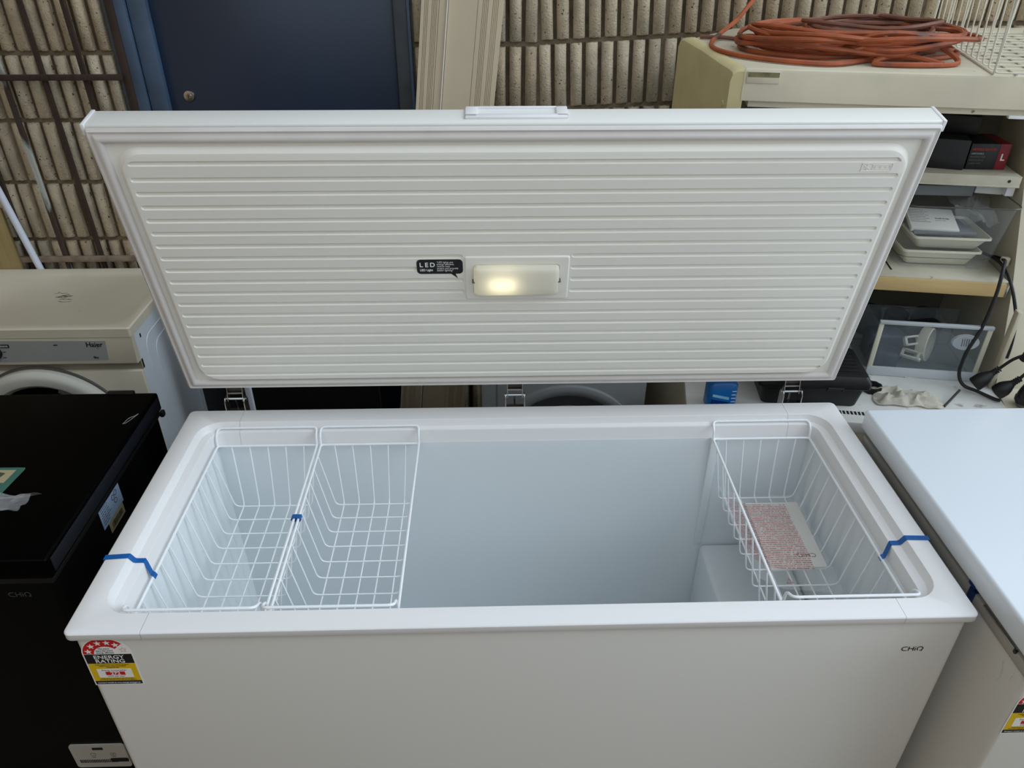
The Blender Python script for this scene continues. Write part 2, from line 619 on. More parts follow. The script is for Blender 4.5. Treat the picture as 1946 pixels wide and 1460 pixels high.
for s in slots:
    cu = sum(p[0] for p in s) / len(s)
    cv = sum(p[1] for p in s) / len(s)
    u1 = max(p[0] for p in s) - cu
    def ins(d):
        return [(cu + (p[0] - cu) * (u1 - d) / u1, cv + (p[1] - cv) * (.0055 - d) / .0055) for p in s]
    m.loft([[(x, y, PT) for x, y in s], [(x, y, PT - .0036) for x, y in ins(.0011)]], cap1=True)
bmesh.ops.remove_doubles(m.bm, verts=m.bm.verts[:], dist=1e-5)
m.build('lid_liner', white_lid, lid, T=LM, angle=.35)
# lamp housing, lens and LED
m = MB()
fr = bmesh.new()
es = ring_edges(fr, rr(-.114, .112, .2995, .4105, .004, 3), PT + .0035) + ring_edges(fr, rr(-.0995, .0945, .315, .3940, .008, 4), PT + .0035)
bmesh.ops.triangle_fill(fr, use_beauty=True, use_dissolve=False, edges=es, normal=(0, 0, 1))
m.merge(fr)
m.loft([[(x, y, PT - .001) for x, y in rr(-.1185, .1165, .2950, .4150, .005, 3)], [(x, y, PT + .0028) for x, y in rr(-.116, .114, .2975, .4125, .005, 3)],
        [(x, y, PT + .0035) for x, y in rr(-.114, .112, .2995, .4105, .004, 3)]])
m.loft([[(x, y, PT + .0035) for x, y in rr(-.0995, .0945, .315, .3940, .008, 4)], [(x, y, PT - .0002) for x, y in rr(-.0995, .0945, .315, .3940, .008, 4)]], cap1=True)
housing = m.build('lamp_housing', white_lid, lid, T=LM, angle=.4)
lens_m = bpy.data.materials.new('milky_lens')
lens_m.use_nodes = True
nt = lens_m.node_tree
pb = nt.nodes['Principled BSDF']
pb.inputs['Base Color'].default_value = (*lin((244, 242, 232)), 1)
pb.inputs['Roughness'].default_value = .3
tl = nt.nodes.new('ShaderNodeBsdfTranslucent')
tl.inputs['Color'].default_value = (*lin((250, 246, 230)), 1)
mx = nt.nodes.new('ShaderNodeMixShader')
mx.inputs[0].default_value = .45
nt.links.new(pb.outputs[0], mx.inputs[1])
nt.links.new(tl.outputs[0], mx.inputs[2])
nt.links.new(mx.outputs[0], nt.nodes['Material Output'].inputs['Surface'])
L = []
for d, w in ((0, .0005), (0, .013), (.0015, .0165), (.005, .0195), (.011, .0212), (.02, .0218)):
    L.append([(x, y, PT + w) for x, y in rr(-.0980 + d, .0930 - d, .3165 + d, .3925 - d, .0095, 4)])
m = MB().loft(L, cap1=True)
m.build('lamp_lens', lens_m, lid, T=LM, angle=.7)
for s in (-1, 1):
    uu = -.0980 if s < 0 else .0930
    MB().box((uu - .004, .3535, PT + .004), (uu + .004, .3552, PT + .0175)).build('lens_clip', ink_grey, lid, T=LM)
led = bpy.data.lights.new('led_lamp', 'AREA')
led.shape = 'RECTANGLE'
led.size = .058
led.size_y = .030
led.energy = .015
led.color = (1, .93, .66)
lo = bpy.data.objects.new('led_lamp', led)
COL.objects.link(lo)
lo.matrix_world = LM @ Matrix.Translation((-.034, .350, PT + .003)) @ Matrix.Rotation(math.pi, 4, 'X')

# speech bubble sticker
bub = rr(-.2235, -.1215, .3680, .4065, .009, 4)
bub_o = MB().prism(bub, PT + .0001, PT + .0006, LM).prism([(-.150, .3695), (-.139, .3695), (-.1335, .3555)], PT + .0001, PT + .0006, LM).build('led_sticker', black_print, lid)
bub_o['label'] = 'black speech bubble sticker about LED light'
SZ = PT + .0007
for i, (ch, u) in enumerate((('L', -.2175), ('E', -.2055), ('D', -.1945))):
    text(ch, .0165, white_print, lid, LM @ Matrix.Translation((u, .3870, SZ)), 'sticker_letter', bold=.02, sx=.95)
text('LED Light', .0078, white_print, lid, LM @ Matrix.Translation((-.217, .3760, SZ)), 'sticker_lettering', bold=.025, sx=.92)
for i, s in enumerate(('"LED lights are', 'energy efficient,', 'reduce heat', 'output and provide', 'better lighting"')):
    text(s, .0062, white_print, lid, LM @ Matrix.Translation((-.1795, .3973 - i * .0055, SZ)), 'sticker_lettering', sx=.98, shear=.2)
# freezer star emblem, raised
em = MB()
for pts in ([(.694, .6155), (.7565, .6155), (.7565, .6325), (.694, .6325)], ):
    em.tube([(x, y, PT + .0002) for x, y in pts], .0009, 6, True, None)
for a in range(3):
    an = math.radians(60 * a + 30)
    em.tube([(.7055 - .006 * math.cos(an), .624 - .006 * math.sin(an), PT + .0003), (.7055 + .006 * math.cos(an), .624 + .006 * math.sin(an), PT + .0003)], .0011, 6)
em.tube([(.7165, .6195, PT + .0002), (.7525, .6195, PT + .0002), (.7525, .6285, PT + .0002), (.7165, .6285, PT + .0002)], .0008, 6, True)
for k in range(3):
    for a in range(3):
        an = math.radians(60 * a)
        cx = .7235 + k * .011
        em.tube([(cx - .003 * math.cos(an), .624 - .003 * math.sin(an), PT + .0003), (cx + .003 * math.cos(an), .624 + .003 * math.sin(an), PT + .0003)], .0009, 5)
em.build('star_emblem', white_lid, lid, T=LM)
# handle on the lid edge
m = MB()
z0 = LV - .001
m.box((-.106, z0, -.031), (.097, z0 + .006, -.016), .0022)
m.box((-.106, z0, -.064), (-.082, z0 + .006, -.0165), .0022)
m.box((.074, z0, -.064), (.097, z0 + .006, -.0165), .0022)
m.box((-.084, z0, -.066), (.076, z0 + .005, -.060), .001)
m.box((-.084, z0 + .0002, -.0625), (.076, z0 + .0014, -.030))
m.build('handle', white_rim, lid, T=LM)

# hinges
for hx in (-.7245, -.001, .7285):
    m = MB()
    for s in (-1, 1):
        m.prism([(.714, .70), (.744, .70), (.744, .868), (.736, .880), (.722, .880), (.714, .868)], -.0012, .0012,
                frame((hx + s * .0245, 0, 0), (0, 1, 0), (0, 0, 1)))
        m.prism([(.7255, .868), (.741, .868), (.752, .905), (.764, .95), (.750, .95), (.735, .905)], -.001, .001,
                frame((hx + s * .0195, 0, 0), (0, 1, 0), (0, 0, 1)))
    m.box((hx - .0245, .7135, .70), (hx + .0245, .7155, .80))
    h = m.build('hinge', chrome, fz)
    m = MB().tube([(hx - .027, .733, .872), (hx + .027, .733, .872)], .0035, 10).tube([(hx - .019, .738, .886), (hx + .019, .738, .886)], .0026, 8)
    m.build('pin', chrome, h)
    MB().tube([(hx - .002, .733, .868), (hx + .002, .742, .80)], .0022, 6).build('spring_rod', chrome, h)
    box_part('back_plate', (hx - .019, .742, .882), (hx + .019, .744, .93), dark_steel, h)
    MB().box((hx - .0233, .728, .72), (hx + .0233, .742, .838), .002).build('spring_case', dark_steel, h)

# ---- lettering on the front
def front(x, z, y=.008):
    return frame((x, y - .0004, z), (1, 0, 0), (0, 0, 1))
def brand(parent, T, size, mat, name='brand_logo'):
    """wide CHiQ wordmark built letter by letter"""
    m = MB()
    w = size * .15
    def st(pts, closed=False):
        P = [Vector((x * size, y * size, 0)) for x, y in pts]
        t = bmesh.new()
        n = len(P)
        L, R = [], []
        for i in range(n):
            a = P[max(i - 1, 0)]
            c = P[min(i + 1, n - 1)]
            d = (c - a).normalized()
            nn = Vector((-d.y, d.x, 0)) * w * .62
            L.append(t.verts.new(P[i] + nn))
            R.append(t.verts.new(P[i] - nn))
        for i in range(n - 1):
            t.faces.new((L[i], R[i], R[i + 1], L[i + 1]))
        m.merge(t)
    def arc(cx, cy, rx, ry, a0, a1, n=14):
        return [(cx + rx * math.cos(math.radians(a0 + (a1 - a0) * i / n)), cy + ry * math.sin(math.radians(a0 + (a1 - a0) * i / n))) for i in range(n + 1)]
    st([(.92, .94)] + arc(.5, .5, .46, .44, 90, 270) + [(.92, .06)])
    st([(1.18, 0), (1.18, 1)]); st([(1.18, .5), (1.92, .5)]); st([(1.92, 0), (1.92, 1)])
    st([(2.25, 0), (2.25, .68)]); st([(2.25, .86), (2.25, 1.0)])
    st([(2.62, .06)] + arc(3.03, .52, .46, .44, 225, -50)); st([(3.02, .06), (3.52, .06)])
    return m.build(name, mat, parent, T=T, normals=False)
brand(fz, front(.7215, .7455) @ Matrix.Diagonal((1, 1, 1, 1)), .0118, logo_black)

def energy_label(parent, x0, z0, y, w=.092):
    """arched energy star label, lower left corner at x0,z0, on plane y, facing -y"""
    k = w / .092
    T0 = frame((x0, y - .0002, z0), (1, 0, 0), (0, 0, 1)) @ Matrix.Diagonal((k, k, k, 1))
    def lay(poly, d, nm, mat, par):
        m = MB()
        m.prism(poly, 0, .0002, T0 @ Matrix.Translation((0, 0, d)))
        return m.build(nm, mat, par)
    def arch(cx, cz, rx, rz, a0, a1, n=20):
        return [(cx + rx * math.cos(math.radians(a0 + (a1 - a0) * i / n)), cz + rz * math.sin(math.radians(a0 + (a1 - a0) * i / n))) for i in range(n + 1)]
    base = lay([(0, 0), (.092, 0)] + arch(.046, .089, .046, .0445, 0, 180), 0, 'energy_label', white_print, parent)
    base['label'] = 'red, black and yellow energy rating label'
    split = 42
    lay(arch(.046, .0895, .0435, .0415, split, 180) + arch(.046, .0895, .0235, .0205, 180, split), .0002, 'red_arc', red_print, base)
    def star(cx, cz, r):
        return [(cx + (r if i % 2 == 0 else r * .4) * math.cos(math.radians(90 + 36 * i)), cz + (r if i % 2 == 0 else r * .4) * math.sin(math.radians(90 + 36 * i))) for i in range(10)]
    for a in (167, 137, 108, 79, 52):
        lay(star(.046 + .0335 * math.cos(math.radians(a)), .0895 + .031 * math.sin(math.radians(a)), .0072), .0004, 'star', white_print, base)
    m = MB()
    s = star(.046 + .0335 * math.cos(math.radians(20)), .0895 + .031 * math.sin(math.radians(20)), .0072)
    m.tube([(x, z, .0003) for x, z in s], .0003, 4, True)
    m.build('empty_star', red_print, base, T=T0)
    lay([(.0025, .0625), (.0895, .0625), (.0895, .0885), (.0025, .0885)], .0002, 'black_band', black_print, base)
    lay([(.0025, .0125), (.0895, .0125), (.0895, .062), (.0025, .062)], .0002, 'yellow_band', yellow_print, base)
    lay([(.0025, .0025), (.0895, .0025), (.0895, .012), (.0025, .012)], .0002, 'bottom_band', black_print, base)
    lay([(.014, .022), (.078, .022), (.078, .047), (.014, .047)], .0004, 'white_panel', white_print, base)
    lay([(.0285, .0295), (.0645, .0295), (.0645, .0390), (.0285, .0390)], .0006, 'red_panel', red_print, base)
    def tx(s, x, z, size, mat, d=.0006, bold=0., sx=1., al='CENTER'):
        text(s, size, mat, base, T0 @ Matrix.Translation((x, z, d)), 'lettering', bold=bold, sx=sx, depth=.0001, align=al)
    tx('ENERGY', .046, .0762, .0135, white_print, bold=.004, sx=1.12)
    tx('RATING', .046, .0648, .0135, white_print, bold=.004, sx=1.12)
    tx('The more', .043, .1025, .0052, ink)
    tx('stars the more', .043, .0970, .0052, ink)
    tx('energy efficient', .043, .0915, .0052, ink)
    tx('A joint government and industry program', .046, .0580, .0037, ink)
    tx('Chest freezer tested to standard', .046, .0540, .0037, ink)
    tx('model and size', .046, .0500, .0037, ink)
    tx('Energy consumption', .046, .0412, .0056, ink)
    tx('272', .0465, .0308, .0105, white_print, .0009, bold=.015, sx=1.15)
    tx('kWh per year', .046, .0240, .0056, ink)
    tx('When tested in accordance with the standard', .046, .0182, .0033, ink)
    tx('consumption depends on how you use the appliance', .046, .0146, .0033, ink)
    tx('Compare models at www.energyrating.gov.au', .046, .0055, .0043, white_print)
    return base
energy_label(fz, -.824, .6965, .008)

# ================================================================== WIRE BASKETS
def basket(x0, x1, label):
    y0, y1, zt, zb = .082, .624, .800, .634
    w = x1 - x0
    t = thing('wire_basket', label, 'basket', ((x0 + x1) / 2, .353, zb - .002), 'wire baskets in the open freezer')
    fr_ = fillet([(x0, y0, zt), (x1, y0, zt), (x1, y1, zt), (x0, y1, zt)], .008, 4, True)
    MB().tube(fr_, .0030, 8, True).build('top_frame', wire_m, t)
    for s, ya, yo in ((1, y1, .650), (-1, y0, .0525)):
        top = zt + (.0375 if s > 0 else .0510)
        p = fillet([(x0, ya, zt), (x0, ya + s * .004, top - .0115), (x0, yo, top), (x1, yo, top), (x1, ya + s * .004, top - .0115), (x1, ya, zt)], .013, 5)
        MB().tube(p, .0030, 8).build('hanger_loop', wire_m, t)
    ins = .026
    # long wires (front to back)
    for i in range(5):
        f = (i + .75) / 5.5
        xt = x0 + w * f
        xb_ = x0 + ins + (w - 2 * ins) * ((i + .5) / 5)
        p = fillet([(xt, y0 - .001, zt + .001), (xb_, y0 + .034, zb), (xb_, y1 - .034, zb), (xt, y1 + .001, zt + .001)], .014, 4)
        MB().tube(p, .00185, 6).build('wire', wire_m, t)
    for i in range(10):
        y = .581 - .0508 * i
        p = fillet([(x0 - .001, y, zt + .001), (x0 + ins, y, zb + .0036), (x1 - ins, y, zb + .0036), (x1 + .001, y, zt + .001)], .014, 4)
        MB().tube(p, .00185, 6).build('wire', wire_m, t)
    return t
basket(-.7545, -.5055, 'white wire basket at the far left end of the freezer')
basket(-.4955, -.2480, 'empty white wire basket taped beside the leftmost basket')
basket(.5045, .7530, 'white wire basket holding the manual at the right end of freezer')

# manual and bag in the right basket
ZB = .6405
def pad(name, poly, z0, z1, mat, label, cat):
    m = MB()
    m.prism(poly, z0, z1)
    c = (sum(p[0] for p in poly) / len(poly), sum(p[1] for p in poly) / len(poly), z0)
    return tag(m.build(name, mat, loc=c), label, cat)
man = [(.588, .318), (.722, .326), (.727, .553), (.593, .552)]
manual = pad('instruction_manual', man, ZB, ZB + .005, paper, 'white printed manual lying inside the clear plastic bag', 'booklet')
brand(manual, frame((.708, .369, ZB + .0052), (-1, .02, 0), (-.02, -1, 0)), .0125, logo_black)
# clear bag with red warning print
bag_m = bpy.data.materials.new('printed_clear_bag')
bag_m.use_nodes = True
nt = bag_m.node_tree
pb = nt.nodes['Principled BSDF']
pb.inputs['Roughness'].default_value = .15
tcn = nt.nodes.new('ShaderNodeTexCoord')
sep = nt.nodes.new('ShaderNodeSeparateXYZ')
nt.links.new(tcn.outputs['UV'], sep.inputs[0])
def math_n(op, a, b=None, c=None):
    n = nt.nodes.new('ShaderNodeMath')
    n.operation = op
    for i, v in enumerate((a, b, c)):
        if v is None:
            continue
        if isinstance(v, (int, float)):
            n.inputs[i].default_value = v
        else:
            nt.links.new(v, n.inputs[i])
    return n.outputs[0]
U, V = sep.outputs[0], sep.outputs[1]
line = math_n('LESS_THAN', math_n('FRACT', math_n('MULTIPLY', V, 52.0)), .42)
cmb = nt.nodes.new('ShaderNodeCombineXYZ')
nt.links.new(math_n('MULTIPLY', U, 46.0), cmb.inputs[0])
nt.links.new(math_n('FLOOR', math_n('MULTIPLY', V, 52.0)), cmb.inputs[1])
nz = nt.nodes.new('ShaderNodeTexNoise')
nz.inputs['Scale'].default_value = 1.6
nt.links.new(cmb.outputs[0], nz.inputs['Vector'])
word = math_n('GREATER_THAN', nz.outputs['Fac'], .44)
inr = math_n('MULTIPLY', math_n('MULTIPLY', math_n('GREATER_THAN', U, .06), math_n('LESS_THAN', U, .80)),
             math_n('MULTIPLY', math_n('GREATER_THAN', V, .20), math_n('LESS_THAN', V, .90)))
mask = math_n('MULTIPLY', math_n('MULTIPLY', line, word), inr)
mxc = nt.nodes.new('ShaderNodeMix')
mxc.data_type = 'RGBA'
nt.links.new(mask, mxc.inputs[0])
mxc.inputs[6].default_value = (*lin((226, 226, 224)), 1)
mxc.inputs[7].default_value = (*lin((176, 60, 66)), 1)
nt.links.new(mxc.outputs[2], pb.inputs['Base Color'])
tr = nt.nodes.new('ShaderNodeBsdfTransparent')
mxs = nt.nodes.new('ShaderNodeMixShader')
nt.links.new(math_n('SUBTRACT', .80, math_n('MULTIPLY', mask, .52)), mxs.inputs[0])
nt.links.new(pb.outputs[0], mxs.inputs[1])
nt.links.new(tr.outputs[0], mxs.inputs[2])
nt.links.new(mxs.outputs[0], nt.nodes['Material Output'].inputs['Surface'])
def bag_sheet(nu, nv, zoff, mat, name):
    m = MB()
    rnd = random.Random(3)
    vs = []
    for j in range(nv + 1):
        for i in range(nu + 1):
            u, v = i / nu, j / nv
            x = .522 + .205 * u + .012 * v * (u - .3)
            y = .250 + .325 * v - .025 * (1 - v) * (u - .5)
            z = zoff + .040 * max(0, (.36 - u) / .36) ** 1.6 + .0022 * math.sin(9 * v + 5 * u) * (1 - v * .3) + .0016 * math.sin(31 * v + 11 * u) * (1 if v < .25 or u < .3 else .4)
            vs.append((x, y, z))
    fs = [(j * (nu + 1) + i, j * (nu + 1) + i + 1, (j + 1) * (nu + 1) + i + 1, (j + 1) * (nu + 1) + i) for j in range(nv) for i in range(nu)]
    return vs, fs
vs, fs = bag_sheet(30, 44, ZB + .0105, None, '')
me = bpy.data.meshes.new('plastic_bag')
me.from_pydata([(x - .62, y - .41, z - ZB) for x, y, z in vs], [], fs)
uv = me.uv_layers.new(name='UVMap')
for p in me.polygons:
    p.use_smooth = True
    for li in p.loop_indices:
        vi = me.loops[li].vertex_index
        uv.data[li].uv = ((vi % 31) / 30, (vi // 31) / 44)
me.materials.append(bag_m)
bag = bpy.data.objects.new('plastic_bag', me)
COL.objects.link(bag)
bag.location = (.62, .41, ZB)
tag(bag, 'clear plastic bag with red warning print in the right basket', 'bag')
WM[bag.name] = Matrix.Translation(bag.location)
m = MB()
T = frame((.612, .272, ZB + .0155), (-1, 0, 0), (0, -1, 0)) @ Matrix.Rotation(math.pi, 4, 'Z')
m.tube([(-.007, -.005, 0), (.007, -.005, 0), (0, .008, 0)], .0007, 5, True)
m.build('recycling_mark', red_print, bag, T=T)

# ---- blue tape
def tape(label, path, wd, w, mat=blue_tape, thick=.0005):
    m = MB().strip(path, wd, w, thick)
    return tag(m.build('tape_strip', mat, loc=path[0]), label, 'tape', 'pieces of tape')
tape('blue tape holding the leftmost basket to the freezer rim',
     [(-.8405, .190, .836), (-.8410, .190, .8512), (-.7975, .193, .8512), (-.7942, .194, .8506), (-.7880, .196, .8362), (-.7850, .198, .8328), (-.7700, .200, .8308), (-.7668, .197, .826), (-.7585, .190, .8045), (-.7535, .188, .8035), (-.7500, .187, .797)],
     (0, 1, .0), .0125, thick=.0006)
tape('blue tape over the right rim holding the manual basket',
     [(.7500, .198, .797), (.7535, .199, .8035), (.7585, .200, .8045), (.7668, .208, .826), (.7700, .211, .8308), (.7850, .209, .8328), (.7880, .208, .8362), (.7942, .206, .8506), (.7975, .205, .8512), (.8410, .203, .8512), (.8405, .203, .836)],
     (0, 1, 0), .0125, thick=.0006)
m = MB()
p = [(-.5115, .354, .799), (-.5100, .354, .8038), (-.5005, .354, .8045), (-.4910, .354, .8038), (-.4895, .354, .799), (-.4925, .354, .7945), (-.5085, .354, .7945)]
m.strip(p + [p[0]], (0, 1, 0), .013, .0006)
m.strip([(-.4990, .3475, .7955), (-.5005, .338, .789), (-.5030, .325, .778)], (1, 0, 0), .006, .0005)
tag(m.build('tape_strip', blue_tape, loc=(-.5, .354, .7945)), 'blue tape tying the two left wire baskets together', 'tape', 'pieces of tape')

# ================================================================== CLOSED WHITE FREEZER (right)
rf = thing('chest_freezer', 'closed white chest freezer at right with energy label', 'freezer', (1.32, .25, 0))
MB().loft([[(x, y, z) for x, y in rr(.877, 1.76, -.105, .585, .012, 4)] for z in (.035, .820)], cap0=True, cap1=True).build('body', M('white_enamel_side', (226, 223, 216), .4), rf)
for sx in (.95, 1.69):
    for sy in (-.04, .52):
        MB().lathe([(0, 0), (.02, 0), (.022, .004), (.022, .032), (.016, .036), (0, .036)], 16, Matrix.Translation((sx, sy, 0))).build('foot', black_plastic, rf)
MB().box((.873, -.109, .806), (1.764, .592, .832), .004).build('rim', M('grey_rim', (176, 172, 164), .35, .2), rf)
MB().loft([[(x, y, z) for x, y in rr(.884 + d, 1.753 - d, -.098 + d, .580 - d, .01, 3)] for d, z in ((.0, .832), (-.003, .838), (0, .845))]).build('gasket', M('grey_gasket', (126, 122, 116), .6), rf)
MB().box((.866, -.113, .845), (1.77, .605, .900), .007, 4).build('lid', M('white_gloss_lid', (226, 232, 238), .22, spec=.5), rf)
energy_label(rf, .884, .647, -.105)
# hinge-side steel strip under the lid edge
box_part('steel_strip', (.870, -.062, .8335), (.8735, .038, .8365), chrome, rf)
MB().lathe([(0, 0), (.004, 0), (.004, .006), (0, .006)], 10, frame((.871, -.064, .829), (0, 1, 0), (0, 0, 1))).build('screw', dark_steel, rf)
tape('dark navy tape under the lid edge of the right freezer',
     [(.8725, .078, .805), (.8724, .078, .8325), (.8835, .078, .8335), (.8835, .078, .8445), (.8655, .078, .8446), (.8652, .078, .852)], (0, 1, 0), .020, navy_tape)
# crinkled protective films
def crinkle(name, mat, T, w, h, amp, nu, nv, seed, label, cat, taper=None):
    rnd = random.Random(seed)
    m = MB()
    ph = [rnd.uniform(0, 6) for _ in range(6)]
    vs = []
    for j in range(nv + 1):
        for i in range(nu + 1):
            u, v = i / nu, j / nv
            x = (u - .5) * w * (taper(v) if taper else 1) + .006 * math.sin(7 * v + ph[4])
            z = amp * (.5 + .5 * math.sin(8 * u + ph[0] + 3 * math.sin(5 * v + ph[1]))) + amp * .4 * rnd.random()
            vs.append((x, v * h, abs(z) + .0008))
    m.faces(vs, [(j * (nu + 1) + i, j * (nu + 1) + i + 1, (j + 1) * (nu + 1) + i + 1, (j + 1) * (nu + 1) + i) for j in range(nv) for i in range(nu)])
    ex_ = bmesh.ops.solidify(m.bm, geom=m.bm.faces[:], thickness=.0003)
    o = m.build(name, mat, T=T, loc=T.translation, angle=.7)
    return tag(o, label, cat)
crinkle('plastic_film', film_m, frame((.8755, -.035, .690), (0, 1, 0), (0, -.25, .97)), .045, .115, .004, 8, 16, 4,
        'peeling clear film hanging on the side of right freezer', 'film', lambda v: .3 + .7 * v)
crinkle('plastic_film', film_m, frame((.925, -.075, .9005), (1, 0, 0), (.2, 1, 0)), .06, .075, .005, 8, 9, 5,
        'clear film scrap lying on the right freezer lid', 'film', lambda v: 1 - .5 * v)

# ================================================================== BLACK FREEZER (left)
bf = thing('chest_freezer', 'closed black chest freezer left of the open white freezer', 'freezer', (-1.43, .5, 0))
MB().loft([[(x, y, z) for x, y in rr(-1.90, -.968, .196, .795, .012, 4)] for z in (.035, .785)], cap0=True, cap1=True).build('body', black_enamel, bf)
for sx in (-1.83, -1.04):
    for sy in (.26, .73):
        MB().lathe([(0, 0), (.02, 0), (.022, .004), (.022, .032), (.016, .036), (0, .036)], 16, Matrix.Translation((sx, sy, 0))).build('foot', black_plastic, bf)
MB().box((-1.904, .192, .778), (-.964, .799, .793), .003).build('rim', black_plastic, bf)
bl = MB().box((-1.91, .186, .797), (-.957, .803, .850), .006, 3).build('lid', black_lid_m, bf)
MB().box((-.9572, .200, .806), (-.9555, .792, .841), .0006).build('edge_strip', navy_edge, bl)
MB().box((-1.09, .795, .80), (-1.02, .812, .853), .003).build('hinge', black_plastic, bf)
MB().box((-.967, .795, .772), (-.955, .812, .79), .004).build('corner_bumper', black_plastic, bf)
brand(bf, front(-1.070, .7375, .196), .0128, grey_logo)
# rating label and barcode on the side
Ts = frame((-.9675, .408, .722), (0, 1, 0), (0, 0, 1))
lab = MB().box((0, 0, 0), (.108, .072, .0004), T=Ts).build('rating_label', label_blue_grey, bf)
lab['label'] = 'pale blue specification label'
brand(lab, Ts @ Matrix.Translation((.006, .058, .0006)), .0075, ink)
for r in range(7):
    text(random.choice(('model  type  volume', 'rated voltage 220-240V~', 'rated current 1.2 A', 'frequency 50 Hz', 'climate class SN/T')), .0045, ink, lab, Ts @ Matrix.Translation((.006, .049 - r * .0068, .0005)), 'lettering')
for cx, cy in ((.070, .040), (.085, .044), (.078, .026)):
    MB().lathe([(.0055, 0), (.0072, 0), (.0072, .0002), (.0055, .0002)], 16, Ts @ Matrix.Translation((cx, cy, .0005))).build('mark', ink, lab)
Tb = frame((-.9674, .430, .692), (0, 1, 0), (0, 0, 1))
bar = MB().box((0, 0, 0), (.078, .029, .0004), T=Tb).build('barcode_label', beige_paper, bf)
rb = random.Random(2)
x = .012
m = MB()
while x < .066:
    w_ = rb.choice((.0008, .0016, .0024))
    m.box((x, .006, .0004), (x + w_, .022, .0006), T=Tb)
    x += w_ + rb.choice((.0009, .0016))
m.build('barcode', ink, bar)
# control panel low on the front
cp = MB().prism(rr(-1.108, -.974, .128, .2195, .008, 4), 0, .004, frame((0, .1955, 0), (1, 0, 0), (0, 0, 1))).build('control_panel', M('grey_white_panel', (196, 194, 186), .4), bf)
cp['label'] = 'pale grey control panel with small display'
Tp = frame((0, .1912, 0), (1, 0, 0), (0, 0, 1))
MB().prism(rr(-1.053, -1.027, .2005, .2095, .001, 2), 0, .0004, Tp).build('display', black_print, cp)
for cx, s in ((-1.057, '-'), (-1.008, '+')):
    MB().tube([(x, y, .0001) for x, y in rr(cx - .006, cx + .006, .176, .187, .003, 3)], .0004, 4, True).build('button', ink_grey, cp, T=Tp)
    text(s, .009, ink, cp, Tp @ Matrix.Translation((cx, .1785, .0002)), 'lettering', align='CENTER')
    text('adjust', .0042, ink_grey, cp, Tp @ Matrix.Translation((cx, .170, .0002)), 'lettering', align='CENTER')
for k in range(22):
    box_part('vent_slit', (-1.095 + k * .0042, .1905, .148), (-1.0932 + k * .0042, .1915, .160), ink, cp)
MB().prism(rr(-1.02, -.976, .150, .165, .004, 3), .0, .0006, Tp).build('badge', black_print, cp)
# things on the black lid
gb = MB().prism([(-1.30, .485), (-1.145, .483), (-1.143, .480), (-1.155, .36), (-1.30, .345)], .8508, .8528).build('booklet_packet', green_paper, loc=(-1.22, .42, .8508))
tag(gb, 'green booklet packet lying on the black freezer lid', 'booklet')
MB().prism([(-1.225, .475), (-1.160, .474), (-1.165, .428), (-1.232, .43)], .8528, .8530).build('picture_panel', beige_paper, gb)
MB().prism([(-1.20, .468), (-1.178, .462), (-1.186, .440), (-1.21, .438)], .8530, .8532).build('picture', M('olive_print', (70, 78, 58), .6), gb)
crinkle('plastic_wrap', film_m, frame((-1.16, .318, .8508), (1, 0, 0), (.1, 1, 0)), .16, .060, .016, 16, 10, 8,
        'crumpled clear plastic wrap on the black freezer lid', 'wrap', lambda v: .8 + .4 * v)
m = MB()
m.tube(smooth_path([(-.990, .655, .8515), (-.982, .676, .854), (-.972, .692, .8515), (-.968, .699, .8518), (-.976, .678, .8512), (-.984, .660, .8515), (-.990, .655, .8515)], 5), .0007, 5)
tag(m.build('film_scrap', film_m, loc=(-.98, .677, .8508)), 'tiny curl of clear film near the black lid corner', 'film')

# ================================================================== DRYER (left, behind)
DX0, DX1, DY0, DY1, DZ = -1.79, -1.162, 1.140, 1.590, .868
dr = thing('front_load_dryer', 'cream front load dryer with round door behind black freezer', 'dryer', ((DX0 + DX1) / 2, (DY0 + DY1) / 2, 0))
m = MB()
m.loft([[(x, y, z) for x, y in rr(DX0, DX1, DY0 + .016, DY1, .006, 3)] for z in (.03, DZ - .03)], cap0=True, cap1=True)
m.build('body', cream_side, dr)
# embossed side panel
for ya, yb, za, zb in ((1.215, 1.545, .12, .79), (1.27, 1.50, .18, .745)):
    p = fillet([(DX1 + .0002, ya, za), (DX1 + .0002, yb, za), (DX1 + .0002, yb, zb), (DX1 + .0002, ya, zb)], .05, 6, True)
    MB().tube(p, .0022, 6, True).build('side_emboss', cream_side, dr)
box_part('side_screw', (DX1 - .001, 1.192, .805), (DX1 + .001, 1.199, .818), ink, dr)
for sx in (DX0 + .06, DX1 - .06):
    for sy in (DY0 + .06, DY1 - .05):
        MB().lathe([(0, 0), (.02, 0), (.022, .004), (.022, .03), (0, .03)], 16, Matrix.Translation((sx, sy, 0))).build('foot', black_plastic, dr)
# top panel with shallow tray
m = MB()
loops = [((0, 0), .0, DZ - .032), ((0, 0), 0, DZ - .004), ((.004, .004), 0, DZ), ((.026, .026), 0, DZ), ((.032, .032), 0, DZ - .004)]
m.loft([[(x, y, z) for x, y in rr(DX0 + i[0] - .002, DX1 - i[0] + .002, DY0 - .002 + i[1], DY1 - i[1], .008 if k < 3 else .06, 5)] for k, (i, _, z) in enumerate(loops)], cap1=True, cap0=True)
m.build('top_panel', cream, dr)
rs = random.Random(4)
m = MB()
for k in range(26):
    cx, cy = rs.gauss(-1.462, .016), rs.gauss(1.365, .022)
    ln, an = rs.uniform(.003, .011), rs.uniform(-.3, .3)
    m.box((-ln, -.0009, 0), (ln, .0009, .0003), T=Matrix.Translation((cx, cy, DZ - .0039)) @ Matrix.Rotation(an, 4, 'Z'))
sc = m.build('scuff_mark', M('scuff_grey', (58, 55, 50), .8), dr)
sc['kind'] = 'stuff'
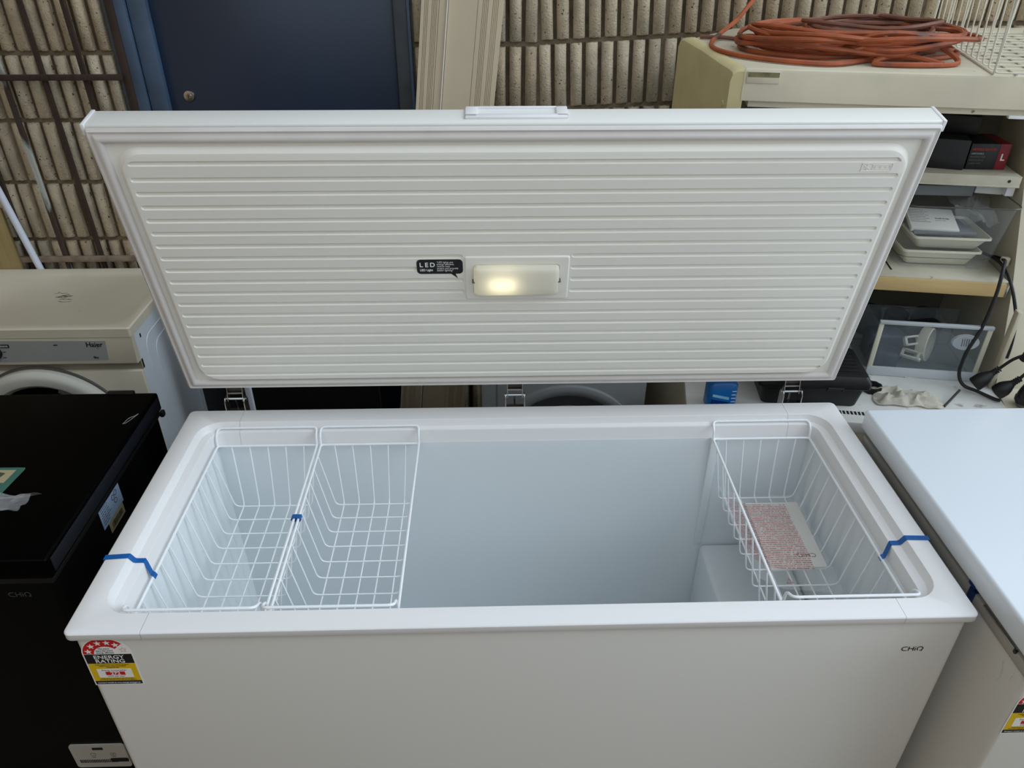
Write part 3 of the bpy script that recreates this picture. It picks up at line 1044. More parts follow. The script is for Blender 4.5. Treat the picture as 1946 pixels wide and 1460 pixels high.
# slanted fascia and front
def side_prism(poly, x0, x1):
    return MB().prism(poly, x0, x1, Matrix(((0, 0, 1, 0), (1, 0, 0, 0), (0, 1, 0, 0), (0, 0, 0, 1))))
side_prism([(DY0, DZ - .034), (DY0 - .008, .752), (DY0 - .006, .746), (DY0 + .02, .744), (DY0 + .02, DZ - .034)], DX0, DX1).build('fascia', cream, dr)
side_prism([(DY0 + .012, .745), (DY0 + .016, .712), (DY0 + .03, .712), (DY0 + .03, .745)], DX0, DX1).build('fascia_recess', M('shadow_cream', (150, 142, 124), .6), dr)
box_part('front_panel', (DX0, DY0 + .004, .05), (DX1, DY0 + .02, .712), cream, dr, bevel=.004)
fa = frame((0, DY0 - .0005, DZ - .034), (1, 0, 0), (0, -.0096, .0998 * -1 + .2)) if False else frame((0, DY0 - .0006, DZ - .034), (1, 0, 0), (0, .008 / .082, 1))
MB().prism([(-1.62, -.078), (-1.247, -.074), (-1.243, -.010), (-1.62, -.006)], 0, .0012, fa).build('control_strip', silver_panel, dr)
text('Haier', .0225, ink, dr, fa @ Matrix.Translation((-1.304, -.029, .0016)), 'brand_logo', bold=.02)
text('8kg', .011, ink, dr, fa @ Matrix.Translation((-1.290, -.068, .0016)), 'lettering', bold=.02)
text('C', .011, ink_grey, dr, fa @ Matrix.Translation((-1.274, -.037, .0016)), 'lettering')
text('eco', .009, ink, dr, fa @ Matrix.Translation((-1.402, -.024, .0016)), 'lettering', bold=.03)
MB().prism(rr(-1.570, -1.536, -.030, -.018, .002, 2), 0, .0004, fa @ Matrix.Translation((0, 0, .0013))).build('sensor_badge', ink, dr)
text('SENSOR', .0075, white_print, dr, fa @ Matrix.Translation((-1.567, -.0266, .0019)), 'lettering')
for cx, cy in ((-1.562, -.045), (-1.565, -.064)):
    text('min', .008, ink, dr, fa @ Matrix.Translation((cx, cy, .0016)), 'lettering')
kn = [(0, .02), (.018, .02), (.020, .017), (.0215, .002), (.0235, 0)]
knob = MB().lathe(kn, 28, fa @ Matrix.Translation((-1.586, -.045, .001))).build('knob', black_plastic, dr)
for k in range(14):
    a = 2 * math.pi * k / 14
    MB().box((-.0012, -.0012, 0), (.0012, .0012, .016), T=fa @ Matrix.Translation((-1.586 + .0212 * math.cos(a), -.045 + .0212 * math.sin(a), .001))).build('grip_ridge', rubber, knob)
# round door
DT = frame((-1.487, DY0 + .002, .480), (1, 0, 0), (0, 0, 1))
MB().lathe([(.254, -.002), (.252, .003), (.246, .004), (.246, 0)], 64, DT).build('door_seal', M('grey_seal', (86, 84, 78), .6), dr)
dd = MB().lathe([(.246, 0), (.246, .020), (.238, .030), (.226, .036), (.202, .033), (.190, .022), (.186, .006)], 64, DT).build('door', M('door_ring_grey', (206, 202, 190), .5, var=.06, vscale=8), dr)
MB().lathe([(0, -.010), (.06, -.009), (.13, -.004), (.186, .008)], 48, DT).build('door_glass', dark_glass, dr)
MB().prism([(math.cos(math.radians(a)) * r_, math.sin(math.radians(a)) * r_) for r_, rg in ((.187, range(38, 72, 4)), (.196, range(70, 36, -4))) for a in rg], .024, .0335, DT).build('door_grip', grey_rubber, dr)

# ================================================================== GREY MACHINE seen under the lid
gm = thing('washing_machine', 'grey washing machine glimpsed in the gap behind the open freezer', 'washing machine', (.15, 1.2, 0))
MB().box((-.093, .955, .02), (.397, 1.44, .845), .006).build('body', grey_machine, gm)
for sx in (-.05, .35):
    for sy in (1.0, 1.4):
        MB().lathe([(0, 0), (.02, 0), (.02, .025), (0, .025)], 12, Matrix.Translation((sx, sy, 0))).build('foot', black_plastic, gm)
MB().lathe([(.225, 0), (.223, .010), (.212, .014), (.196, .010), (.188, .001)], 64, frame((.162, .955, .535), (1, 0, 0), (0, 0, 1))).build('door_ring', grey_machine, gm)
MB().lathe([(0, -.006), (.10, -.003), (.188, .002)], 48, frame((.162, .955, .535), (1, 0, 0), (0, 0, 1))).build('door_glass', M('grey_glass', (70, 72, 74), .3), gm)
box_part('panel_seam', (-.0475, .9535, .05), (-.0455, .9552, .84), ink_grey, gm)
# pale post behind the left hinge
tag(MB().box((-.795, .985, 0), (-.778, 1.0, .95), .002).build('slim_post', pipe_m, loc=(-.786, .992, 0)), 'slim pale post standing behind the left hinge', 'post')

tag(MB().box((-1.06, 1.30, 0), (-.455, 1.33, .95), .004).build('shade_board', black_plastic, loc=(-.75, 1.315, 0)), 'added dark board that blackens the gap behind the open freezer', 'board')  # made-up board standing in for the deep shade in the gap

# ================================================================== PLANKS leaning on the wall
def plank(name, label, c0, c1, c2, c3, sections):
    """c0,c1: bottom left/right; c2,c3: top left/right; grooved board"""
    a, b_, c, d = map(Vector, (c0, c1, c2, c3))
    ex_ = (b_ - a); w = ex_.length
    up = (c - a); h = up.length
    T = frame(a, ex_, up - ex_.normalized() * up.dot(ex_.normalized()))
    sh = up.dot(ex_.normalized()) / (up - ex_.normalized() * up.dot(ex_.normalized())).length
    t = thing(name, label, 'plank', (a + b_) / 2, 'planks leaning against the block wall')
    H = (up - ex_.normalized() * up.dot(ex_.normalized())).length
    w2 = (d - c).length
    prof = [(0, 0)]
    for kind, u0, u1 in sections:
        if kind == 'g':
            prof += [(u0, 0), (u0 + .0004, -.0030), (u1 - .0004, -.0030), (u1, 0)]
        elif kind == 'r':
            prof += [(u0, 0), (u0 + .0002, .003), (u1 - .0002, .003), (u1, 0)]
    prof += [(w, 0), (w, -.024), (0, -.024)]
    m = MB()
    m.loft([[(x, 0, z) for x, z in prof], [(x * w2 / w + sh * H, H, z) for x, z in prof]], True, True)
    m.build('board', plank_m, t, T=T, angle=.3)
    return t, T, sh, H
def grooves(us, wd=.0022):
    return [('g', u, u + wd) for u in us]
pb0 = 1.48; pt0 = 1.60
# positions follow a lean of the top to the right and back
t1, T1, sh1, H1 = plank('grooved_plank', 'narrow grooved beige plank with a white edge strip, leaning at wall', (-.452, pb0, 0), (-.372, pb0, 0), (-.211, pt0, 2.1), (-.131, pt0, 2.1),
      grooves([.010, .0145, .019, .032, .0365, .041, .0455, .052]))
MB().loft([[(x, 0, z) for x, z in ((.0765, 0), (.0800, 0), (.0800, .005), (.0765, .005))], [(x + sh1 * H1, H1, z) for x, z in ((.0765, 0), (.0800, 0), (.0800, .005), (.0765, .005))]], True, True).build('edge_strip', plank_edge, t1, T=T1)
plank('grooved_plank', 'wide flat beige plank grooved along its right side, leaning at wall', (-.369, pb0 + .003, 0), (-.205, pb0 + .003, 0), (-.130, pt0 + .003, 2.1), (.034, pt0 + .003, 2.1),
      grooves([.086], .0016) + grooves([.101, .106, .111, .116, .131, .136, .141, .146], .0022))

# ================================================================== rusty grille, pipe, timber (left)
gr = thing('steel_grille', 'rusty steel bar grille leaning against the block wall', 'grille', (-1.46, 1.62, 0))
yb = 1.6285
for xt, xb in ((-1.452, -1.424), (-1.325, -1.300), (-1.578, -1.549), (-1.705, -1.674)):
    m = MB()
    m.loft([[(xb + xo, yb + yo, 0.0) for xo, yo in ((-.0068, -.006), (.0068, -.006), (.0068, .006), (-.0068, .006))],
            [(xt + xo + (xt - xb) * .2, yb + yo, 2.05) for xo, yo in ((-.0068, -.006), (.0068, -.006), (.0068, .006), (-.0068, .006))]], True, True)
    m.build('upright_bar', flaky if xt == -1.578 else rust, gr)
for z, xa, xb, t_ in ((1.497, -1.80, -1.202, .0085), (.893, -1.80, -1.20, .010), (2.0, -1.80, -1.24, .008)):
    m = MB().box((xa, yb - .020, z - t_), (xb, yb - .0062, z + t_), .002)
    m.build('cross_bar', ledge_m if z < 1 else rust, gr)
m = MB().tube([(-1.760, 1.602, 1.52), (-1.512, 1.604, 0.011)], .0115, 14)
tag(m.build('white_pipe', pipe_m, loc=(-1.512, 1.604, 0)), 'slender white pipe leaning behind the cream dryer', 'pipe')
m = MB().box((-1.96, 1.592, 0), (-1.712, 1.612, 1.083), .003)
tag(m.build('timber_board', timber, loc=(-1.83, 1.602, 0)), 'yellowish timber board standing at the far left edge', 'board')

# ================================================================== DISPLAY CABINET (right)
CA = math.radians(-10)
CM = Matrix.Translation((.514, .96, 0)) @ Matrix.Rotation(CA, 4, 'Z')
cb = thing('display_cabinet', 'old cream open display cabinet used as workshop shelving', 'cabinet', CM @ Matrix.Translation((.4, .2, 0)))
def C(name, m, mat, parent=None, bevel=0.):
    return m.build(name, mat, parent or cb, T=CM)
# canopy
poly = [(.028, .004), (.62, 0), (1.06, 0), (1.06, .855), (.0, .675), (-.105, .45)]
m = MB()
outl = [(.030, .0), (1.06, 0), (1.06, .855), (.06, .672), (-.068, .45), (-.062, .41)]
def hood(poly_, ins_list):
    cx = sum(p[0] for p in poly_) / len(poly_); cy = sum(p[1] for p in poly_) / len(poly_)
    return [[(cx + (x - cx) * (1 - d), cy + (y - cy) * (1 - d), z) for x, y in poly_] for d, z in ins_list]
m.loft(hood(outl, [(.0, 1.562), (0, 1.626), (.006, 1.632), (.018, 1.635)]), True, True)
m.loft(hood([(.05, .012), (1.05, .012), (1.05, .80), (.05, .64)], [(0, 1.562), (0, 1.546)]), False, True)
cano = C('canopy', m, canopy_m)
C('light_clip', MB().box((.64, .006, 1.540), (.675, .02, 1.5475), .001), white_rim, cano)
hold = C('label_holder', MB().box((.036, -.0025, 1.602), (.112, .001, 1.6285), .001), canopy_m, cano)
C('dirt_strip', MB().box((.038, -.0030, 1.616), (.110, -.0022, 1.627)), M('grimy_strip', (126, 116, 84), .8, var=.4, vscale=60), hold)
# yellowed end cap with rounded corner on the left end
capm = MB()
secs = []
for ly, dz in ((.001, -.007), (.006, -.002), (.03, 0), (.10, .001), (.25, .006), (.42, .007), (.452, .0)):
    lx = -.0 - .235 * ly
    top = 1.634 + dz
    secs.append([(lx + .034, ly, 1.30), (lx, ly, 1.30), (lx, ly, top - .022), (lx + .004, ly, top - .008), (lx + .014, ly, top - .001), (lx + .034, ly, top + .0006)])
capm.loft(secs, True, True)
C('end_cap', capm, canopy_yellow, cano)
C('cap_button', MB().lathe([(0, .002), (.006, .002), (.008, 0)], 14, frame((-.0075, .032, 1.548), (.23, -.97, 0), (0, 0, 1))), canopy_yellow, cano)
# side panels, back, shelves, deck
sprof = [(.03, 1.30), (.30, 1.30), (.29, 1.28), (.15, 1.06), (.04, .80), (-.186, .765), (-.186, 0), (.54, 0), (.54, 1.30)]
m = MB()
m.loft([[(-.235 * max(y, 0) + dx - .0, y, z) for y, z in sprof] for dx in (0, .03)], True, True)
C('side_panel', m, canopy_m)
m = MB()
sprof = [(.03, 1.55), (.30, 1.50), (.30, 1.33)] + sprof[3:-1] + [(.54, 1.55)]
m.loft([[(.862 + dx, y, z) for y, z in sprof] for dx in (0, .10)], True, True)
C('side_panel', m, canopy_m)
C('back_panel', MB().box((-.06, .545, .5), (.90, .56, 1.55)), cab_in)
s1 = C('shelf', MB().box((.0, .285, 1.302), (.846, .544, 1.331), .002), shelf_m)
C('front_lip', MB().box((.0, .280, 1.298), (.848, .286, 1.330), .001).box((.0, .278, 1.299), (.848, .2805, 1.305), .0008), shelf_m, s1)
C('lip_screw', MB().lathe([(0, .001), (.004, .001), (.0045, 0)], 12, frame((.818, .2799, 1.316), (1, 0, 0), (0, 0, 1))), dark_steel, s1)
C('bracket', MB().box((.828, .30, 1.268), (.850, .42, 1.302), .002), white_rim, s1)
s2 = C('shelf', MB().box((.0, .152, 1.066), (.848, .544, 1.075), .001), shelf_m)
C('price_strip', MB().box((.0, .146, 1.030), (.846, .153, 1.069), .001), timber_strip, s2)
C('strip_end', MB().box((.846, .145, 1.030), (.852, .155, 1.072), .001), chrome, s2)
C('shelf_bracket', MB().box((.835, .2, 1.10), (.856, .215, 1.125), .002), canopy_m, s2)
C('slot', MB().box((.545, .19, 1.0748), (.550, .25, 1.0756)), ink, s2)
deck = C('deck', MB().box((-.01, -.186, .755), (.862, .545, .790), .004), deck_m)
for k in range(14):
    C('grille_slot', MB().box((.38 + k * .010, -.148, .7895), (.386 + k * .010, -.132, .7906)), ink, deck)
C('end_post', MB().box((.850, .05, .79), (.862, .075, 1.03), .002), canopy_m)
# perforated panel hanging at the back under the canopy
pp = MB().box((.50, .538, 1.42), (.735, .543, 1.545), .001).build('perforated_panel', M('pale_grey_panel', (176, 176, 170), .5), T=CM, loc=CM @ Vector((.6, .54, 1.42)))
tag(pp, 'pale perforated panel at the back under the cabinet canopy', 'panel')
for r in range(4):
    for k in range(10):
        MB().lathe([(0, .0006), (.0035, .0006), (.0035, 0)], 8, CM @ frame((.60 + k * .0115, .538, 1.435 + r * .010), (1, 0, 0), (0, 0, 1))).build('hole', ink, pp)

# ---- orange cord coil on the canopy
rnd = random.Random(11)
pts = [(.30, .60, 2.0), (.165, .63, 1.79), (.105, .615, 1.72), (.06, .55, 1.675), (.0, .42, 1.650), (-.028, .31, 1.6425), (-.022, .21, 1.6425), (.03, .125, 1.6425), (.134, .06, 1.6425), (.24, .045, 1.6425)]
ang = -math.pi / 2 + .15
turns = 13
for t_ in range(turns):
    cx = .315 + rnd.uniform(-.035, .035)
    cy = .265 + rnd.uniform(-.03, .03)
    rx = .225 + rnd.uniform(-.085, .055)
    ry = .175 + rnd.uniform(-.085, .035)
    for k in range(12):
        a = ang + 2 * math.pi * (t_ + k / 12)
        zz = 1.6425 + .0037 * t_ + .017 * (.5 + .5 * math.sin(2.3 * a + t_ * 1.7)) * min(1, t_ / 3)
        pts.append((cx + rx * math.cos(a) + rnd.uniform(-.007, .007), cy + ry * math.sin(a) + rnd.uniform(-.007, .007), zz))
pts += [(.42, .12, 1.70), (.50, .15, 1.67), (.53, .10, 1.6425), (.44, .06, 1.6425), (.33, .065, 1.6425), (.40, .11, 1.655), (.49, .075, 1.6425)]
m = MB().tube(smooth_path(pts, 5), .0062, 7)
cc = m.build('extension_cord', cord_m, T=CM, loc=CM @ Vector((.3, .25, 1.635)))
tag(cc, 'coiled orange extension cord piled on top of the cream cabinet', 'cord')
m = MB()
p2 = []
for k in range(30):
    a = 2 * math.pi * k / 14 + .7
    p2.append((.35 + (.17 + .02 * math.sin(k)) * math.cos(a) + .02 * math.sin(k * .4), .26 + (.12 + .015 * math.cos(k)) * math.sin(a), 1.697 + .004 * math.sin(k * 1.3) + .0006 * k))
p2 = [(-.05, .43, 1.642), (.013, .42, 1.6425), (.076, .40, 1.6425), (.15, .39, 1.66), (.22, .37, 1.69)] + p2
m.tube(smooth_path(p2, 5), .0055, 7)
tag(m.build('extension_cord', M('brown_cord', (116, 72, 54), .6, var=.25, vscale=20), T=CM, loc=CM @ Vector((.3, .25, 1.69))), 'dull brown cord tangled over the orange cord coil', 'cord')

# ---- white wire basket on the canopy
wb = thing('wire_basket', 'old white wire basket standing on the cream cabinet at top right', 'basket', CM @ Matrix.Translation((.8, .35, 1.636)))
bx0, bx1, by0, by1, bz = .575, 1.02, .0, .66, 1.640
def slx(y):
    return .06 * (y - by0) / (by1 - by0)
for k in range(14):
    y = by0 + (by1 - by0) * k / 13
    p = fillet([(bx0 + slx(y) - .012, y, bz + .34), (bx0 + slx(y), y, bz), (bx1, y, bz), (bx1 + .01, y, bz + .34)], .01, 3)
    MB().tube(p, .0021, 6).build('wire', old_wire, wb, T=CM)
for k in range(10):
    f = k / 9
    p = [(bx0 + (bx1 - bx0) * f, by0, bz + .34), (bx0 + (bx1 - bx0) * f, by0, bz - .003), (bx0 + slx(by1) + (bx1 - bx0 - .06) * f, by1, bz - .003), (bx0 + slx(by1) + (bx1 - bx0 - .06) * f, by1, bz + .34)]
    if k == 0 or k == 9:
        MB().tube(fillet(p, .008, 3), .0026, 6).build('wire', old_wire, wb, T=CM)
    else:
        MB().tube(fillet(p[1:], .008, 3), .0021, 6).build('wire', old_wire, wb, T=CM)
MB().tube([(bx0 - .012, by0, bz + .34), (bx1 + .01, by0, bz + .34), (bx1 + .01, by1, bz + .34), (bx0 + .048, by1, bz + .34)], .003, 6, True).build('top_frame', old_wire, wb, T=CM)

# ---- shelf 1: glove carton and black boxes
def at(lx, ly, z, rz=0.):
    return CM @ Matrix.Translation((lx, ly, z)) @ Matrix.Rotation(rz, 4, 'Z')
G = at(.712, .325, 1.3315, math.radians(6))
gl = thing('glove_carton', 'black glove carton with dark red end and letter L on upper shelf', 'carton', G)
MB().box((0, 0, 0), (.078, .11, .071), .001).build('carton', box_black, gl, T=G)
MB().box((.078, 0, 0), (.108, .11, .071), .001).build('red_end', box_red, gl, T=G)
GF = G @ frame((0, -.0004, 0), (1, 0, 0), (0, 0, 1))
text('L', .026, white_print, gl, GF @ Matrix.Translation((.0865, .026, 0)), 'size_letter', bold=.02)
text('NITRILE GLOVES', .0088, red_print, gl, GF @ Matrix.Translation((.005, .053, 0)), 'lettering', bold=.01)
for i, s in enumerate(('DISPOSABLE', 'POWDER FREE', 'NON STERILE', 'LATEX FREE')):
    text(s, .0062, M('grey_print', (170, 170, 172), .5) if i == 0 else ink_grey, gl, GF @ Matrix.Translation((.005, .042 - i * .009, 0)), 'lettering')
m = MB().box((0, 0, 0), (.16, .13, .082), .003, T=at(.545, .335, 1.3315, math.radians(-8)))
tag(m.build('black_carton', box_black, loc=at(.62, .4, 1.3315).translation), 'plain black carton left of the glove carton', 'carton')
m = MB().box((0, 0, 0), (.13, .11, .05), .004, T=at(.61, .40, 1.4145, math.radians(-14)))
tag(m.build('black_case', black_plastic, loc=at(.66, .45, 1.4145).translation), 'flat black case lying on top of the plain black carton', 'case')

# ---- shelf 2: clear tub with trays and papers
Tt = at(.69, .335, 1.0755, math.radians(3))
tub = thing('clear_tub', 'clear plastic tub holding trays and papers on middle shelf', 'tub', Tt)
m = MB()
lo_ = [[(x, y, z) for x, y in rr(-.125 - e, .125 + e, -.11 - e, .11 + e, .03, 5)] for e, z in ((0, .001), (.004, .006), (.022, .185), (.027, .187))]
m.loft(lo_, True)
bmesh.ops.solidify(m.bm, geom=m.bm.faces[:], thickness=.0015)
m.build('tub_shell', clear_m, tub, T=Tt)
MB().tube([(x, y, .187) for x, y in rr(-.153, .153, -.138, .138, .032, 5)], .0018, 6, True).build('tub_lip', M('dark_clear_edge', (74, 70, 62), .3), tub, T=Tt)
MB().tube([(x, y, .03) for x, y in rr(-.1275, .1275, -.1125, .1125, .03, 5)], .0009, 5, True).build('tub_ridge', M('dark_clear_edge', (74, 70, 62), .3), tub, T=Tt)
def tray(T, w, d, h, fl, label):
    m = MB()
    m.loft([[(x, y, z) for x, y in rr(-w / 2 - e, w / 2 + e, -d / 2 - e, d / 2 + e, .012, 4)] for e, z in ((-.012, 0), (-.010, .002), (fl, h), (fl + .004, h), (fl + .004, h - .006))], True)
    o = m.build('plastic_tray', M('cream_tray', (222, 216, 196), .45), T=T, loc=T.translation)
    return tag(o, label, 'tray')
tray(Tt @ Matrix.Translation((-.012, -.01, .003)), .195, .18, .048, .008, 'cream plastic tray at the bottom of the clear tub')
tray(Tt @ Matrix.Translation((.004, -.02, .052)), .185, .16, .040, .010, 'cream plastic tray stacked on the bottom tray in tub')
def slab(name, T, w, d, h, mat, label, cat, bevel=.001):
    m = MB().box((-w / 2, -d / 2, 0), (w / 2, d / 2, h), bevel, T=T)
    return tag(m.build(name, mat, loc=T.translation), label, cat)
slab('grey_board', Tt @ Matrix.Translation((-.01, -.035, .0915)) @ Matrix.Rotation(.05, 4, 'X'), .17, .10, .010, M('grey_card', (126, 126, 130), .5), 'grey card lying on the trays in the clear tub', 'card')
bk = slab('leaflet', Tt @ Matrix.Translation((-.035, -.030, .1065)) @ Matrix.Rotation(.28, 4, 'X') @ Matrix.Rotation(-.05, 4, 'Z'), .130, .10, .012, paper, 'white printed leaflet on top of the trays in tub', 'leaflet')
BKT = Tt @ Matrix.Translation((-.035, -.030, .1065)) @ Matrix.Rotation(.28, 4, 'X') @ Matrix.Rotation(-.05, 4, 'Z') @ Matrix.Translation((0, 0, .0123))
for i in range(8):
    text('operating notes and safety advice' if i % 2 else 'please read before first use', .0040, ink_grey, bk, BKT @ Matrix.Translation((-.061, .038 - i * .008, 0)), 'lettering')
text('GLASS FILTER', .0065, ink, bk, BKT @ Matrix.Translation((.008, .000, 0)), 'lettering', bold=.02)
text('part no. 1 of 2', .0048, ink_grey, bk, BKT @ Matrix.Translation((.008, -.009, 0)), 'lettering')
crinkle('plastic_bag', film_m, Tt @ Matrix.Translation((.085, -.06, .105)) @ Matrix.Rotation(.35, 4, 'X'), .115, .15, .022, 14, 12, 21, 'crumpled clear bag bulging over the tub of trays', 'bag', lambda v: .8 + .3 * v)
slab('grey_cassette', Tt @ Matrix.Translation((-.025, .020, .178)) @ Matrix.Rotation(.03, 4, 'Z'), .185, .06, .030, M('grey_plastic', (110, 114, 114), .45), 'grey plastic cassette lying across the back of the tub', 'cassette', .003)
slab('white_wedge', Tt @ Matrix.Translation((.108, .010, .189)) @ Matrix.Rotation(-.15, 4, 'Z'), .07, .05, .022, M('white_wedge_plastic', (206, 206, 200), .5), 'small white plastic piece at the tub corner', 'part', .002)

# ---- deck: clear drawer with contents
Td = at(.668, .075, .7905, math.radians(1))
dw = thing('storage_bin', 'clear plastic drawer full of odds and ends on the cabinet deck', 'drawer', Td)
m = MB()
w2, dp, hh = .152, .22, .175
MB().box((-w2, 0, 0), (w2, .006, .030), .002, T=Td).build('bottom_rail', M('frosted_rail', (190, 194, 196), .35), dw)
yr = M('yellowed_rail', (206, 202, 182), .45)
for a, b_ in (((-w2, 0, .028), (-w2 + .014, .006, hh)), ((w2 - .014, 0, .028), (w2, .006, hh))):
    MB().box(a, b_, .002, T=Td).build('side_rail', yr, dw)
MB().box((-w2, -.004, hh - .006), (w2, .008, hh + .004), .002, T=Td).build('top_rail', M('frosted_rail_top', (176, 182, 184), .35), dw)
MB().box((-w2 + .012, .0015, .028), (w2 - .012, .004, hh - .005), T=Td).build('front_pane', clear_dull, dw)
m = MB()
m.box((-w2, .006, 0), (-w2 + .003, dp, hh - .01), T=Td)
m.box((w2 - .003, .006, 0), (w2, dp, hh - .01), T=Td)
m.box((-w2, dp - .003, 0), (w2, dp, hh - .05), T=Td)
m.box((-w2, .006, 0), (w2, dp, .003), T=Td)
m.build('drawer_tub', clear_dull, dw)
def on_d(x, y, z, *rots):
    T = Td @ Matrix.Translation((x, y, z))
    for a, ax in rots:
        T = T @ Matrix.Rotation(a, 4, ax)
    return T
JT = on_d(.022, .062, .080, (math.radians(-35), 'Z'), (math.radians(84), 'Y'))
jar = thing('clear_jar', 'clear jar with cream lid lying inside the drawer', 'jar', JT)
MB().lathe([(0, .10), (.040, .10), (.046, .094), (.046, .012), (.043, .002), (.043, 0)], 32, JT).build('jar_glass', clear_dull, jar)
MB().lathe([(0, -.022), (.048, -.022), (.050, -.019), (.050, .004), (.047, .006)], 32, JT).build('jar_lid', M('cream_lid', (214, 206, 188), .5), jar)
vt = on_d(.098, .018, .118, (math.radians(80), 'X'), (.05, 'Z'))
o = tag(MB().prism([(.036 * math.cos(2 * math.pi * k / 24), .022 * math.sin(2 * math.pi * k / 24)) for k in range(24)], -.006, .006, vt).build('vent_cap', white_rim, loc=vt.translation), 'oval white slotted cap in the clear drawer', 'cap')
for k in range(5):
    MB().box((-.012 + k * .006, -.011, .006), (-.0095 + k * .006, .011, .0066), T=vt).build('cap_slot', ink_grey, o)
for i, (x, y, z, s, mt, lb) in enumerate(((-.095, .06, .012, (.085, .06, .05), navy_stuff, 'dark navy lump of plastic at left in clear drawer'),
                                         (-.080, .12, .010, (.11, .07, .08), navy_stuff, 'dark navy block at the back of clear drawer'),
                                         (.02, .15, .010, (.13, .05, .10), box_black, 'black box at the back inside the clear drawer'))):
    T = on_d(x, y, z, (.3 * (i - 1), 'Z'))
    m = MB().box((-s[0] / 2, -s[1] / 2, -.006), (s[0] / 2, s[1] / 2, s[2]), .012, 3, T=T)
    tag(m.build('plastic_block', mt, loc=T.translation), lb, 'block')
for i, (x, y, z, rz, rx, lb) in enumerate(((-.035, .045, .098, .35, .9, 'cream bracket standing up in the clear drawer'), (-.030, .028, .058, -.5, .5, 'cream clip lying across the clear drawer contents'), (-.016, .016, .006, .1, 1.2, 'cream block at the front of the clear drawer'))):
    T = on_d(x, y, z, (rz, 'Z'), (rx, 'X'))
    m = MB()
    m.box((-.028, -.014, 0), (.028, -.008, .012), .001, T=T).box((-.028, .008, 0), (.028, .014, .012), .001, T=T).box((-.028, -.014, 0), (-.02, .014, .012), .001, T=T).box((.014, -.014, 0), (.022, .014, .012), .001, T=T)
    tag(m.build('plastic_bracket', M('cream_part', (200, 194, 176), .5), loc=T.translation), lb, 'bracket')
for i, w_ in enumerate(('leftmost', 'second from left', 'third from left', 'rightmost')):
    T = at(.50 + .082 * i, .36, .7905)
    m = MB().lathe([(0, 0), (.035, 0), (.036, .055 + .008 * (i % 3)), (.03, .075 + .010 * (i % 2)), (.014, .088), (0, .090)], 16, T)
    tag(m.build('black_canister', black_plastic, loc=T.translation), w_ + ' squat black canister in the row behind the clear drawer', 'canister', 'black canisters behind the drawer')

# toolbox
Tx = at(.318, -.050, .7905, math.radians(4))
tb = thing('toolbox', 'black plastic toolbox on the deck behind the open freezer lid', 'toolbox', Tx)
MB().loft([[(x, y, z) for x, y in rr(-.125 - e, .125 + e, -.065 - e, .075 + e, .012, 4)] for e, z in ((0, 0), (.003, .004), (.012, .062))], True, True, ).build('box_body', black_plastic, tb, T=Tx)
MB().loft([[(x, y, z) for x, y in rr(-.145 - e, .145 + e, -.083 - e, .09 + e, .012, 4)] for e, z in ((0, .062), (.004, .066), (.004, .082), (-.006, .100), (-.02, .104))], True, True).build('box_lid', black_plastic, tb, T=Tx)
for k in range(7):
    MB().box((-.12, -.055 + k * .02, .1035), (.12, -.047 + k * .02, .107), .001, T=Tx).build('lid_rib', black_plastic, tb)
MB().tube([(.03, -.095, .066), (.03, -.100, .075), (.07, -.100, .075), (.07, -.095, .066)], .003, 6, T=None).build('latch', rubber, tb, T=Tx)

# ribbed black ring
Tr = at(.515, -.012, .7905)
m = MB()
n = 40
lp = []
for r_, z in ((.020, 0), (.020, .016)):
    lp.append([(r_ * math.cos(2 * math.pi * k / n), r_ * math.sin(2 * math.pi * k / n), z) for k in range(n)])
ou = [[((.0255 if k % 4 < 2 else .0275) * math.cos(2 * math.pi * k / n), (.0255 if k % 4 < 2 else .0275) * math.sin(2 * math.pi * k / n), z) for k in range(n)] for z in (.016, 0)]
m.loft([lp[0], lp[1], ou[0], ou[1], lp[0]])
tag(m.build('ring_nut', black_plastic, T=Tr, loc=Tr.translation), 'ribbed black plastic ring nut beside the toolbox', 'ring')
# rag
from mathutils import noise as mnoise
m = MB()
nu, nv = 34, 22
Tg = at(.600, -.050, .7905, -.08)
vs = []
for j in range(nv + 1):
    for i in range(nu + 1):
        u, v = i / nu, j / nv
        x = (u - .5) * .175 + .012 * mnoise.noise((u * 3, v * 4, 1.3))
        y = (v - .5) * .095 * (1 - .3 * u) + .012 * mnoise.noise((u * 4, v * 2, 7.1))
        edge = min(1, 5 * min(u, 1 - u, v, 1 - v) + .15)
        n1 = 1 - abs(mnoise.noise((u * 4.2 + 2, v * 3.1, .4))) * 2.2
        n2 = 1 - abs(mnoise.noise((u * 9.5, v * 7 + 3, 4.4))) * 2.2
        vs.append((x, y, .0025 + edge * (.019 * max(0, n1) + .008 * max(0, n2))))
m.faces(vs, [(j * (nu + 1) + i, j * (nu + 1) + i + 1, (j + 1) * (nu + 1) + i + 1, (j + 1) * (nu + 1) + i) for j in range(nv) for i in range(nu)])
bmesh.ops.solidify(m.bm, geom=m.bm.faces[:], thickness=.002)
tag(m.build('cloth_rag', rag_m, T=Tg, loc=Tg.translation, angle=1.2), 'crumpled cream cloth rag on the cabinet deck', 'rag')
# screwdriver shaft
m = MB().tube([at(.690, -.075, .794).translation, at(.745, -.012, .812).translation], .0035, 8)
tag(m.build('steel_rod', dark_steel, loc=at(.69, -.075, .791).translation), 'thin grey steel rod beside the cream rag', 'rod')
